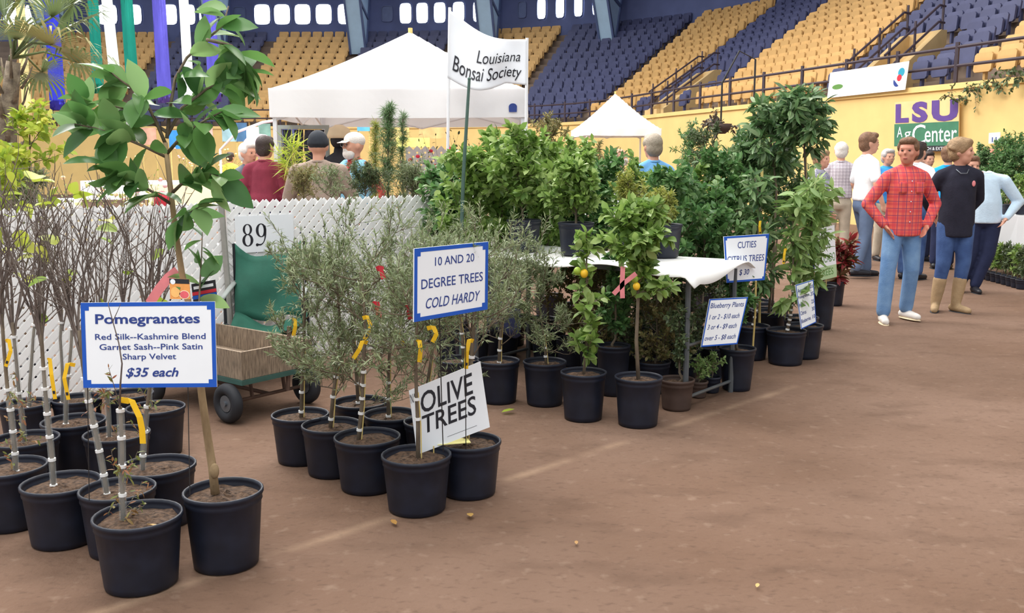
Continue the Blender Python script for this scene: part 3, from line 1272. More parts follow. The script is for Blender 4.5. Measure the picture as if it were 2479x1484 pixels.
# ---- grapefruit tree: every big leaf is a part
g_loc = pot_spot(525, 1397, 0.285)
gf = thing('potted_grapefruit_tree', 'tall grapefruit tree with big glossy leaves in black pot right of sign', 'potted tree', g_loc)
add_pot(gf, 0.282, 0.292)
gtr = [local(a, b, g_loc) for (a, b) in ((521, 1195), (514, 1130), (503, 1060), (489, 960), (478, 860), (462, 760), (440, 660), (425, 560), (412, 450), (400, 345))]
trunk_obj(gf, gtr, 0.0165, 0.0085, M_barkt, n=9)
MB().ellipsoid(local(519, 1140, g_loc, -0.012), (0.018, 0.016, 0.03)).build('graft_knot', M_barkt, gf, True)
GB = {'a': [(400, 347), (376, 290), (354, 249), (322, 215), (293, 195), (264, 172)],
      'b': [(404, 335), (412, 260), (424, 190), (452, 140), (500, 96), (540, 62), (553, 15)],
      'c': [(402, 380), (350, 355), (290, 330), (230, 310), (180, 300)],
      'd': [(404, 372), (440, 330), (490, 295), (540, 268)],
      'e': [(414, 470), (450, 435), (500, 420), (545, 432)],
      'f': [(416, 495), (370, 465), (310, 430), (262, 400)],
      'g': [(424, 556), (450, 520), (490, 495)],
      'h': [(404, 330), (440, 262), (500, 215), (560, 190), (600, 165)],
      'i': [(480, 770), (484, 690), (488, 620), (490, 562)],
      'j': [(404, 320), (330, 270), (250, 250), (190, 258)],
      'k': [(500, 96), (560, 110), (590, 150), (612, 195)]}
GDY = {'a': -0.05, 'b': 0.1, 'c': -0.12, 'd': -0.16, 'e': -0.1, 'f': -0.14, 'g': -0.05, 'h': 0.16, 'i': 0.12, 'j': 0.12, 'k': 0.2}
GN = {'a': 14, 'b': 17, 'c': 22, 'd': 15, 'e': 14, 'f': 21, 'g': 11, 'h': 19, 'i': 11, 'j': 15, 'k': 12}
GS = {'k': (0.10, 0.15), 'i': (0.08, 0.12)}
Rg = np.random.default_rng(3)
gbr = []
for kx, pp in GB.items():
    n = len(pp)
    pts = [np.array(local(a, b, g_loc, GDY[kx] * i / (n - 1))) for i, (a, b) in enumerate(pp)]
    gbr.append((pts, 0.0065 if kx != 'i' else 0.004, kx))
for (pts, r, kx) in gbr:
    MB().tube(pts, [r * (1 - 0.6 * i / (len(pts) - 1)) for i in range(len(pts))], 6).build('branch', M_bark, gf, True)
    k = len(pts) - 1
    for i in range(GN[kx]):
        t = (0.18 + 0.82 * (i + Rg.random() * 0.6) / GN[kx]) * k
        a = min(int(t), k - 1)
        p = pts[a] + (pts[a + 1] - pts[a]) * min(1, t - a)
        tg = pts[a + 1] - pts[a]
        d = tg / np.linalg.norm(tg) * 0.7 + Rg.normal(0, 0.6, 3) + np.array([0, -0.1, -0.28])
        leaf_object(gf, p, d / np.linalg.norm(d), Rg.uniform(*GS.get(kx, (0.10, 0.155))), 'broad', ML_grape, Rg)
# ribbon, picture tag and striped tag hanging from the shoot
ribbon([local(430, 655, g_loc, .05), local(408, 672, g_loc, .04), local(385, 700, g_loc, .04), local(362, 735, g_loc, .05)], 0.035, M_pink, gf, 'pink_ribbon')


def board(name, parent, tl, tr, br, bl, m, th=0.004):
    fn = bilinear(tl, tr, br, bl)
    n = fn(0, 0, 1) - fn(0, 0, 0)
    f = [fn(*q) for q in ((0, 0), (1, 0), (1, 1), (0, 1))]
    b = [p - n * th for p in f]
    o = MB().add(f + b, [(3, 2, 1, 0), (4, 5, 6, 7), (0, 1, 5, 4), (1, 2, 6, 5), (2, 3, 7, 6), (3, 0, 4, 7)]).build(name, m, parent)
    return o, fn


def patch(parent, fn, poly, m, name, h=0.0008):
    pts = [fn(u, v, h) for (u, v) in poly]
    return MB().add(pts, [tuple(range(len(pts) - 1, -1, -1))]).build(name, m, parent)


def disc(u, v, ru, rv, n=18, a0=0, a1=360):
    return [(u + ru * math.cos(math.radians(a0 + (a1 - a0) * i / n)), v + rv * math.sin(math.radians(a0 + (a1 - a0) * i / n))) for i in range(n if a1 - a0 == 360 else n + 1)]


M_orange = mat('orange_print', (238, 158, 84), 0.5, 0.1, 30)
M_gpink = mat('grapefruit_print', (226, 96, 104), 0.5, 0.1, 60)
M_red = mat('red_print', (205, 44, 62), 0.5, 0.08, 20)
M_cream = mat('cream_print', (246, 226, 190), 0.6, 0.05, 10)
M_leafp = mat('green_print', (92, 140, 70), 0.6, 0.1, 20)
c_, f_ = board('picture_tag', gf, local(410, 674, g_loc, -.06), local(458, 676, g_loc, -.06), local(461, 724, g_loc, -.06), local(412, 724, g_loc, -.06), M_orange, 0.002)
patch(c_, f_, [(0, 0), (1, 0), (1, .24), (0, .24)], M_black, 'title_band')
patch(c_, f_, disc(.17, .15, .13, .13), M_white, 'emblem', 0.0014)
patch(c_, f_, disc(.72, .78, .26, .22), M_cream, 'fruit_rind', 0.0014)
patch(c_, f_, disc(.72, .78, .22, .185), M_gpink, 'fruit_slice', 0.002)
patch(c_, f_, disc(.28, .66, .24, .26), mat('fruit_print', (246, 186, 110), 0.5, 0.1, 30), 'whole_fruit', 0.0014)
patch(c_, f_, [(.3, .38), (.55, .42), (.5, .55)], M_leafp, 'leaf_print', 0.002)
c_, f_ = board('striped_tag', gf, local(463, 688, g_loc, .06), local(521, 677, g_loc, .06), local(526, 722, g_loc, .06), local(468, 732, g_loc, .06), M_black, 0.002)
patch(c_, f_, [(.08, .16), (.9, .16), (.9, .32), (.08, .32)], M_white, 'white_stripe')
patch(c_, f_, [(0, .46), (1, .46), (1, .64), (0, .64)], M_red, 'red_stripe')
patch(c_, f_, [(0, .66), (1, .66), (1, .86), (0, .86)], M_blue, 'blue_stripe')

# ================================================================== SIGNS
def sign(name, label, tl, tr, br, bl, lines, stakes=(), border=M_blue, bw=0.035, m=M_white, ink=M_navy, notch=True, th=0.006, aspect=None):
    """a board given by its corners (px, py, distance); blue edge strips; lettering lines (text, box, shear, bold)"""
    P = [at(*q) for q in (tl, tr, br, bl)]
    nq = (P[1] - P[0]).cross(P[2] - P[0])             # keep the board flat: last corner onto the plane of the others
    rd = ray(bl[0], bl[1])
    P[3] = Vector((0, 0, CAMZ)) + rd * ((P[0] - Vector((0, 0, CAMZ))).dot(nq) / rd.dot(nq))
    base = (P[2] + P[3]) / 2
    base.z = min(P[2].z, P[3].z)
    t = thing(name, label, 'sign', base)
    P = [p - base for p in P]
    b, fn = board('panel', t, *P, m, th)
    wd, hg = (P[1] - P[0]).length, (P[3] - P[0]).length
    if border:
        e = bw
        ev = bw * wd / hg
        for nm, poly in (('edge_strip', [(0, 0), (1, 0), (1, ev), (0, ev)]), ('edge_strip', [(0, 1 - ev), (1, 1 - ev), (1, 1), (0, 1)]),
                         ('edge_strip', [(0, ev), (e, ev), (e, 1 - ev), (0, 1 - ev)]), ('edge_strip', [(1 - e, ev), (1, ev), (1, 1 - ev), (1 - e, 1 - ev)])):
            patch(t, fn, poly, border, nm)
        if notch:
            for (a, c) in ((e, ev), (1 - 2 * e, ev), (e, 1 - 2 * ev), (1 - 2 * e, 1 - 2 * ev)):
                patch(t, fn, [(a, c), (a + e, c), (a + e, c + ev), (a, c + ev)], border, 'corner_square')
    for ln in lines:
        s, bx, sh, bd = ln[:4]
        text_mesh(s, bx, fn, ln[4] if len(ln) > 4 else ink, 'lettering', sh, bd, 0.0012, t)
    for (pts, r, mm) in stakes:
        MB().tube([at(*q) - base for q in pts], r, 6).build('stake', mm, t)
    return t


YS = 3.20
sign('pomegranate_sign', 'white blue-edged sign reading Pomegranates and thirty five dollars each', (195, 733, YS), (520, 730, YS + .02), (525, 937, YS), (202, 939, YS - .02),
     [('Pomegranates', (0.105, 0.135, 0.885, 0.285), 0, 0.022), ('Red Silk--Kashmire Blend', (0.10, 0.365, 0.925, 0.435), 0, 0.01), ('Garnet Sash--Pink Satin', (0.13, 0.485, 0.90, 0.555), 0, 0.01),
      ('Sharp Velvet', (0.30, 0.60, 0.70, 0.69), 0, 0.01), ('$35 each', (0.32, 0.765, 0.715, 0.89), 0.28, 0.02)],
     stakes=[([(455, 935, YS + .02), (457, 1060, YS + .02), (460, 1198, YS + .01)], 0.0016, M_wire), ([(212, 936, YS + .02), (214, 1080, YS + .05), (216, 1212, YS + .06)], 0.0016, M_wire)], bw=0.03)
sign('tree_hardiness_sign', 'white blue-edged sign reading 10 AND 20 DEGREE TREES COLD HARDY among olives', (1003, 602, 3.60), (1182, 585, 3.88), (1180, 749, 3.88), (1002, 780, 3.60),
     [('10 AND 20', (0.265, 0.145, 0.80, 0.265), 0, 0.004), ('DEGREE TREES', (0.09, 0.43, 0.925, 0.565), 0, 0.004), ('COLD HARDY', (0.15, 0.70, 0.89, 0.845), 0.25, 0.004)],
     stakes=[([(1064, 768, 3.70), (1067, 900, 3.82), (1073, 1094, 3.94)], 0.0022, M_wire), ([(1128, 756, 3.80), (1127, 900, 3.92), (1128, 1092, 4.04)], 0.0022, M_wire)], bw=0.04)
sign('olive_sign', 'tilted white cardboard reading OLIVE TREES in hand-drawn black capitals', (990, 946, 4.05), (1163, 875, 4.16), (1186, 1034, 4.16), (1010, 1101, 4.05),
     [('OLIVE', (0.13, 0.10, 0.86, 0.42), 0.12, 0.012, M_black), ('TREES', (0.12, 0.45, 0.86, 0.73), 0.12, 0.012, M_black), ("'NAT", (0.0, 0.06, 0.11, 0.20), 0.2, 0.0, M_black), ('_', (0.42, 0.90, 0.83, 0.905), 0, 0, M_black)],
     stakes=[([(1128, 1050, 4.17), (1132, 1085, 4.17)], 0.003, M_bamboo), ([(1050, 1080, 4.07), (1050, 1110, 4.07)], 0.003, M_bamboo)], border=None, th=0.004)
sign('citrus_sign', 'white blue-edged sign reading CITRUS TREES thirty dollars beside the covered table', (1752, 573, 6.05), (1862, 566, 6.20), (1851, 678, 6.20), (1759, 685, 6.05),
     [('CUTIES', (0.30, 0.13, 0.72, 0.27), 0.05, 0.004), ('CITRUS TREES', (0.05, 0.43, 0.93, 0.57), 0.05, 0.004), ('$ 30', (0.33, 0.73, 0.58, 0.87), 0.2, 0.008)],
     stakes=[([(1830, 680, 6.19), (1828, 760, 6.24), (1822, 850, 6.30)], 0.0065, M_bamboo), ([(1766, 684, 6.07), (1772, 760, 6.14), (1776, 846, 6.2)], 0.003, M_wire)], bw=0.035)
sign('blueberry_sign', 'leaning blue-edged price sign for blueberry plants on the rack legs', (1718, 724, 5.72), (1811, 719, 5.84), (1785, 833, 5.80), (1697, 840, 5.66),
     [('Blueberry Plants', (0.06, 0.09, 0.93, 0.23), 0.05, 0.004), ('1 or 2 - $10 each', (0.08, 0.33, 0.88, 0.45), 0.15, 0.004), ('3 or 4 - $9 each', (0.08, 0.54, 0.86, 0.66), 0.15, 0.004), ('over 5 - $8 each', (0.06, 0.77, 0.90, 0.89), 0.15, 0.004)],
     bw=0.03, notch=False)
sign('price_list_sign', 'narrow price list sign tilted in a pot left of the avocado trees', (1926, 690, 6.86), (1969, 677, 6.98), (1976, 780, 6.98), (1940, 797, 6.86),
     [('Avocados', (0.06, 0.10, 0.62, 0.19), 0, 0.01), ('$55', (0.76, 0.10, 0.95, 0.19), 0, 0.01), ('Pomegranate', (0.06, 0.26, 0.70, 0.35), 0, 0.01), ('35', (0.78, 0.26, 0.95, 0.35), 0, 0.01), ('Figs', (0.06, 0.44, 0.32, 0.53), 0, 0.01), ('25', (0.78, 0.44, 0.95, 0.53), 0, 0.01),
      ('Citrus', (0.06, 0.61, 0.42, 0.70), 0, 0.01), ('30', (0.78, 0.61, 0.95, 0.70), 0, 0.01), ('Blueberries', (0.06, 0.79, 0.66, 0.88), 0, 0.01), ('10', (0.78, 0.79, 0.95, 0.88), 0, 0.01)], bw=0.035, notch=False,
     stakes=[([(1955, 785, 6.93), (1956, 815, 6.95)], 0.003, M_wire)])
t = sign('avocado_sign', 'white sign reading HASS AVOCADO TREES with a green lower band', (1972, 556, 8.25), (2020, 545, 8.42), (2026, 670, 8.42), (1974, 682, 8.25),
         [('HASS', (0.18, 0.26, 0.76, 0.42), 0, 0.0, M_leafp), ('AVOCADO', (0.04, 0.51, 0.96, 0.68), 0, 0.0, M_leafp)], border=None,
         stakes=[([(2000, 672, 8.36), (2000, 700, 8.38)], 0.004, M_bamboo)])
_P = [at(*q) - t.location for q in ((1972, 556, 8.25), (2020, 545, 8.42), (2026, 670, 8.42), (1974, 682, 8.25))]
_nq = (_P[1] - _P[0]).cross(_P[2] - _P[0])
_rd = ray(1974, 682)
_cc = Vector((0, 0, CAMZ)) - t.location
_P[3] = _cc + _rd * ((_P[0] - _cc).dot(_nq) / _rd.dot(_nq))
_fn = bilinear(*_P)
patch(t, _fn, [(0, .75), (1, .75), (1, 1), (0, 1)], mat('pale_green_print', (176, 204, 158), 0.6, 0.05, 10), 'green_band', 0.001)
text_mesh('TREES', (0.16, 0.80, 0.84, 0.93), _fn, M_leafp, 'lettering', 0, 0, 0.002, t)

# ================================================================== LATTICE FENCE
M_lat = mat('white_vinyl', (254, 254, 254), 0.45, 0.02, 6, transl=0.15)
F0 = Vector((-3.07, 5.7, 0))
FU = Vector((1.97, 1.8, 0)).normalized()


def lattice(label, P0, u, t0, t1, zb, h, per=0.08, sw=0.042, group=None, name='lattice_fence', m=M_lat):
    t = thing(name, label, 'lattice fence', P0 + u * t0 + Vector((0, 0, zb)), math.atan2(u.y, u.x), group)
    Lx = t1 - t0
    for sgn, y in ((1, -0.004), (-1, 0.004)):
        c = -h if sgn > 0 else 0.0
        end = Lx if sgn > 0 else Lx + h
        k = c + per * 0.5
        while k < end:
            # line x = k + sgn*z
            pts = []
            for z in (0, h):
                pts.append((k + sgn * z, z))
            (xa, za), (xb, zb_) = pts
            # clip to 0..Lx
            def clip(xa, za, xb, zb_):
                if xa > xb:
                    xa, za, xb, zb_ = xb, zb_, xa, za
                if xb <= 0 or xa >= Lx:
                    return None
                if xa < 0:
                    za = za + (zb_ - za) * (0 - xa) / (xb - xa)
                    xa = 0
                if xb > Lx:
                    zb_ = za + (zb_ - za) * (Lx - xa) / (xb - xa)
                    xb = Lx
                return xa, za, xb, zb_
            q = clip(xa, za, xb, zb_)
            k += per
            if not q or q[2] - q[0] < 0.03:
                continue
            xa, za, xb, zb_ = q
            MB().bar((xa, y, za), (xb, y, zb_), 0.007, sw, up=(0, 1, 0) if False else (0, 0, 1)).build('slat', m, t)
    for x in (0.0, Lx):
        MB().box((x, 0.012, h / 2), (0.03, 0.014, h)).build('end_rail', m, t)
    return t


lattice('white diagonal lattice panel behind the pomegranates, left of the grey post', F0, FU, -0.75, 1.425, 0.02, 1.19)
lattice('white diagonal lattice panel behind the green chair, right of the grey post', F0, FU, 1.466, 3.65, 0.02, 1.20)
pp = F0 + FU * 1.445
po = thing('fence_post', 'grey weathered metal post between the two lattice panels', 'post', pp)
M_post = mat('grey_post', (150, 148, 142), 0.6, 0.1, 12, 0.2, 60)
MB().tube([(0.02, -0.04, 0), (0.005, -0.04, 0.6), (-0.02, -0.04, 1.28)], 0.021, 8).build('pole', M_post, po)
MB().tube([(-0.02, -0.04, 1.28), (-0.0205, -0.04, 1.295)], 0.023, 8).build('pole_cap', M_post, po)
_n = Vector((FU.y, -FU.x, 0))
a, b = F0 + FU * 1.50 + _n * 0.02, F0 + FU * 1.96 + _n * 0.02
pl = thing('number_plate', 'white plate with the number 89 on the lattice', 'number sign', (a + b) / 2 + Vector((0, 0, 0.96)))
P = [a + Vector((0, 0, 1.12)), b + Vector((0, 0, 1.12)), b + Vector((0, 0, 0.86)), a + Vector((0, 0, 0.86))]
_, fn = board('panel', pl, *[p - pl.location for p in P], M_white, 0.004)


def ring_glyph(cu, cv, ro, ri, name='lettering'):
    """a serif bowl: thick at the sides, hairline at top and bottom"""
    n = 28
    o_ = disc(cu, cv, ro[0], ro[1], n)
    i_ = disc(cu, cv, ri[0], ri[1], n)
    v_ = [fn(a, b, 0.0012) for a, b in o_ + i_]
    MB().add(v_, [(i, n + i, n + (i + 1) % n, (i + 1) % n) for i in range(n)]).build(name, M_black, pl)


ring_glyph(0.20, 0.365, (0.078, 0.150), (0.040, 0.128))
ring_glyph(0.20, 0.660, (0.092, 0.170), (0.046, 0.145))
ring_glyph(0.43, 0.405, (0.090, 0.190), (0.044, 0.165))
_t9 = []
for i in range(15):
    a = math.radians(-25 + 135 * i / 14)
    _t9.append(((0.40 + 0.118 * math.cos(a) * (1 if i < 9 else 0.98), 0.44 + 0.385 * math.sin(a)), (0.40 + (0.118 - 0.046 + 0.004 * i) * math.cos(a), 0.44 + (0.385 - 0.002 * i - 0.02) * math.sin(a))))
_v = [fn(*q, 0.0012) for pr in _t9 for q in pr]
MB().add(_v, [(2 * i, 2 * i + 1, 2 * i + 3, 2 * i + 2) for i in range(14)]).build('lettering', M_black, pl)
patch(pl, fn, disc(0.355, 0.80, 0.024, 0.042), M_black, 'lettering', 0.0012)

# ================================================================== GARDEN WAGON AND CAMP CHAIR
M_wood = mat('weathered_wood', (168, 148, 126), 0.85, 0.0, 26, 0.4, 60, c2=(104, 90, 78), stretch=(5, 5, 0.6))
M_gsteel = mat('green_steel', (58, 92, 86), 0.5, 0.12, 10)
M_rust = mat('rusty_steel', (96, 74, 64), 0.7, 0.15, 14)
M_rubber = mat('black_rubber', (42, 44, 50), 0.7, 0.15, 20)
M_hub = mat('dull_hub_steel', (120, 126, 134), 0.4, 0.1, 20, metal=0.6)
A = Vector((-1.547, 5.32, 0))
ub = Vector((0.61, 0.79, 0)).normalized()
ud = Vector((-ub.y, ub.x, 0))
wg = thing('garden_wagon', 'wooden garden wagon with weathered plank sides and black rubber wheels', 'wagon', A, math.atan2(ud.y, ud.x))
# local x runs along ud (length), local -y... ub = rotate ud by -90deg -> local (0,-1)
LW, BW, zb, zt = 0.98, 0.52, 0.262, 0.425


def wbox(nm, x0, x1, y0, y1, z0, z1, mm, par=wg):
    return MB().box(((x0 + x1) / 2, -(y0 + y1) / 2, (z0 + z1) / 2), (x1 - x0, y1 - y0, z1 - z0)).build(nm, mm, par)


wbox('long_side_board', 0, LW, 0, 0.022, zb, zt, M_wood)
wbox('long_side_board', 0, LW, BW - 0.022, BW, zb, zt, M_wood)
wbox('end_board', 0, 0.022, 0.024, BW - 0.024, zb, zt, M_wood)
wbox('end_board', LW - 0.022, LW, 0.024, BW - 0.024, zb, zt, M_wood)
for i in range(6):
    y0 = 0.024 + i * (BW - 0.048) / 6
    wbox('floor_plank', 0.024, LW - 0.024, y0 + 0.002, y0 + (BW - 0.048) / 6 - 0.002, zb + 0.002, zb + 0.02, M_wood)
for (x0, x1, y0, y1) in ((-.008, LW + .008, -.008, .03), (-.008, LW + .008, BW - .03, BW + .008), (-.008, .03, .03, BW - .03), (LW - .03, LW + .008, .03, BW - .03)):
    wbox('bed_frame', x0, x1, y0, y1, zb - 0.03, zb - 0.002, M_gsteel)
for x in (0.1, LW - 0.1):
    MB().tube([(x, 0.02, 0.118), (x, -BW - 0.02, 0.118)], 0.011, 8).build('axle', M_rust, wg)
    for y in (-0.14, -BW + 0.14):
        MB().tube([(x, y, 0.118), (x + 0.02, y, 0.235)], 0.012, 6).build('axle_bracket', M_rust, wg)
MB().tube([(0.1, -BW / 2, 0.118), (LW - 0.1, -BW / 2, 0.118)], 0.012, 6).build('tie_bar', M_rust, wg)
for x in (0.1, LW - 0.1):
    for y in (0.03, -BW - 0.03):
        prof = []
        tire = MB()
        n, k = 28, 10
        vs, fs = [], []
        for i in range(n):
            a = 2 * PI * i / n
            for j in range(k):
                b = 2 * PI * j / k
                r = 0.083 + 0.035 * math.cos(b)
                vs.append((x + r * math.cos(a), y + 0.036 * math.sin(b), 0.118 + r * math.sin(a)))
        for i in range(n):
            for j in range(k):
                fs.append((i * k + j, ((i + 1) % n) * k + j, ((i + 1) % n) * k + (j + 1) % k, i * k + (j + 1) % k))
        w_ = tire.add(vs, fs).build('wheel', M_rubber, wg, True)
        h = MB()
        h.tube([(x, y - 0.02, 0.118), (x, y + 0.02, 0.118)], 0.05, 16)
        h.tube([(x, y - 0.032, 0.118), (x, y + 0.032, 0.118)], 0.016, 10)
        h.build('hub', M_hub, w_)
p0 = at(697, 945, 5.6) - A
q0 = at(700, 790, 5.62) - A
rz = Matrix.Rotation(-wg.rotation_euler.z, 3, 'Z')
MB().tube([rz @ p0, rz @ q0], 0.013, 8).build('stake_post', M_rust, wg)

M_canvas = mat('green_canvas', (42, 98, 82), 0.75, 0.12, 9, 0.2, 200)
ch_loc = Vector((-1.68, 6.53, 0))
ch = thing('camp_chair', 'green canvas folding camp chair with dark tube frame behind wagon', 'chair', ch_loc, 0.08)
bk = [(-0.26, 0.16, 0.92), (0.2, 0.20, 0.95)]


def backf(u, v):
    x = -0.26 + 0.46 * u
    sag = 0.12 * math.sin(PI * u) * (1 - v) + 0.02 * math.sin(9 * u + 4 * v)
    z = 0.93 + 0.03 * u - 0.54 * v - sag
    y = 0.18 - 0.10 * v + 0.05 * math.sin(PI * u) + 0.015 * math.sin(7 * v + 5 * u)
    return (x, y, z)


def seatf(u, v):
    x = -0.26 + 0.5 * u
    y = 0.1 - 0.36 * v
    z = 0.46 - 0.10 * math.sin(PI * u) - 0.06 * math.sin(PI * v) - 0.03 * v + 0.012 * math.sin(11 * u + 6 * v)
    return (x, y, z)


MB().slab(backf, 14, 10, 0.006).build('backrest', M_canvas, ch, True)
MB().slab(seatf, 14, 10, 0.006).build('seat', M_canvas, ch, True)
M_tube = mat('dark_tube_steel', (48, 50, 56), 0.4, 0.1, 10, metal=0.4)
for (a, b) in (((-0.27, 0.16, 0.0), (-0.27, 0.19, 0.93)), ((0.24, 0.16, 0.0), (0.22, 0.2, 0.96)), ((-0.27, -0.18, 0.0), (-0.27, -0.18, 0.6)), ((0.25, -0.18, 0.0), (0.25, -0.18, 0.6))):
    MB().tube([a, b], 0.011, 8).build('leg', M_tube, ch)
for (a, b) in (((-0.27, 0.16, 0.05), (0.25, 0.16, 0.42)), ((0.25, 0.165, 0.05), (-0.27, 0.165, 0.42)), ((-0.27, -0.18, 0.05), (0.25, -0.18, 0.42)), ((0.25, -0.185, 0.05), (-0.27, -0.185, 0.42))):
    MB().tube([a, b], 0.008, 6).build('cross_brace', M_tube, ch)
M_arm = mat('grey_arm_pad', (150, 156, 154), 0.6, 0.08, 10)
for x in (-0.27, 0.25):
    MB().tube([(x, 0.17, 0.66), (x, -0.06, 0.63), (x, -0.26, 0.6)], 0.02, 8, flat=0.6).build('armrest', M_arm, ch, True)

# ================================================================== OLIVE TREES
def olive(label, px, ybot, D, h, trunk_px, seed, n1=13, L1=0.30, per=15, tagsy=(), red=(), m_leaf=None, t0=0.16, thick=0.010, bandts=(0.1, 0.35, 0.6), size=(0.022, 0.044), sl=None):
    R = np.random.default_rng(seed)
    loc = pot_spot(px, ybot, D)
    t = thing('potted_olive_tree', label, 'potted tree', loc, group='potted olive trees')
    add_pot(t, D, h)
    tr = [local(a, b, loc) for (a, b) in trunk_px]
    tr[0].z = h - 0.05
    trunk_obj(t, tr, thick, thick * 0.45, M_bark)
    bands(t, tr, [b * 0.4 for b in bandts], thick + 0.004, 0.012)
    MB().tube([tr[0] + Vector((0.015, 0.0, 0)), tr[1] + Vector((0.012, 0, 0)), tr[2] + Vector((0.008, 0, 0))], 0.003, 6).build('support_cane', M_bamboo, t)
    brs = branch_out(tr, R, n1, L1, t0, (-12, 55), 0.40, 5, L1 * 0.62, 0.0042, 0.13, 3, L1 * 0.36, crown=lambda q: 1.05 - 0.35 * abs(q - 0.5))
    twigs_obj('twigs', brs, M_bark, t, 4)
    pos, d, ln = leaves_on(brs, R, per, (2, 3), size, 0.5, 0.05)
    o = obj('foliage', leaf_mesh('foliage', pos, d, ln, 'narrow', m_leaf or ML_olive, R, 1.0), t)
    o['kind'] = 'stuff'
    for (a, b, L, sd) in tagsy:
        yellow_tag(t, local(a, b, loc, -0.12), L, 0.018, sd)
    for (a, b, L) in red:
        p = local(a, b, loc, -0.2)
        ribbon([p, p + Vector((0.02, -0.01, 0.012)), p + Vector((0.03, -0.01, -L))], 0.022, M_red, t, 'red_ribbon')
    return t


olive('olive tree in black pot, leftmost of the olive row beside the wagon', 718, 1132, 0.278, 0.245, [(728, 1005), (731, 930), (735, 850), (738, 758), (735, 693), (730, 638)], 201, 11, 0.19, tagsy=((710, 775, 0.08, 1),), bandts=(0.15, 0.4, 0.7))
olive('olive tree in black pot, second from the left of the olive row', 795, 1163, 0.28, 0.245, [(798, 1035), (806, 960), (818, 880), (822, 768), (816, 698), (808, 638)], 202, 12, 0.24, bandts=(0.2, 0.5, 0.8, 1.0))
olive('olive tree in black pot, third from the left, twin banded stems', 882, 1203, 0.297, 0.25, [(866, 1062), (876, 980), (880, 900), (884, 792), (880, 713), (872, 648)], 203, 14, 0.30, tagsy=((878, 770, 0.10, 1), (890, 830, 0.08, -1)), red=((902, 738, 0.06), (912, 652, 0.04)), bandts=(0.2, 0.4, 0.6, 0.8, 1.0))
olive('olive tree in black pot at the back of the olive row, wide pot', 866, 1092, 0.285, 0.24, [(868, 962), (862, 900), (856, 820), (850, 748), (838, 688), (826, 633)], 204, 12, 0.28)
olive('olive tree in black pot behind the tilted OLIVE sign, left side', 942, 1128, 0.27, 0.24, [(940, 1005), (940, 940), (942, 870), (948, 784), (952, 718), (950, 658)], 205, 13, 0.30, tagsy=((955, 800, 0.07, 1),), red=((978, 742, 0.06),))
olive('olive tree in the frontmost olive pot under the tilted OLIVE sign', 1003, 1257, 0.294, 0.25, [(1012, 1105), (1012, 1030), (1008, 950), (1006, 860), (1010, 776), (1018, 733)], 206, 11, 0.25, tagsy=((1034, 795, 0.07, 1), (1010, 828, 0.1, 1)), bandts=(0.6, 0.9), t0=0.42)
olive('olive tree in black pot right of the OLIVE sign, thick pale branches', 1133, 1215, 0.284, 0.25, [(1126, 1075), (1132, 980), (1140, 880), (1146, 800), (1150, 738), (1150, 688)], 207, 12, 0.30, tagsy=((1146, 826, 0.11, -1.5),), thick=0.012, t0=0.42, bandts=(0.9, 1.1))
olive('olive tree in black pot hidden behind the OLIVE sign, middle', 1040, 1148, 0.26, 0.24, [(1022, 1035), (1030, 960), (1044, 870), (1056, 776), (1060, 718), (1060, 668)], 208, 12, 0.28)
olive('grey-green olive tree in black pot, second row right of the hardiness sign', 1207, 982, 0.258, 0.27, [(1208, 880), (1210, 830), (1216, 776), (1222, 738), (1226, 698), (1226, 658)], 209, 14, 0.34, thick=0.011)
olive('grey-green olive tree in black pot, second row behind the hardiness sign', 1106, 975, 0.27, 0.26, [(1122, 870), (1120, 820), (1112, 758), (1104, 718), (1100, 678), (1096, 638)], 210, 14, 0.34, thick=0.011)
# label card lying in the right olive pot
lab = at(1125, 1082, 4.0)
_ot = bpy.data.objects['potted_olive_tree.006']
MB().box((-0.07, -0.05, 0.258), (0.15, 0.075, 0.003), Matrix.Rotation(0.25, 3, 'Z')).build('label_card', mat('pale_yellow_card', (238, 228, 150), 0.6, 0.05, 10), _ot)

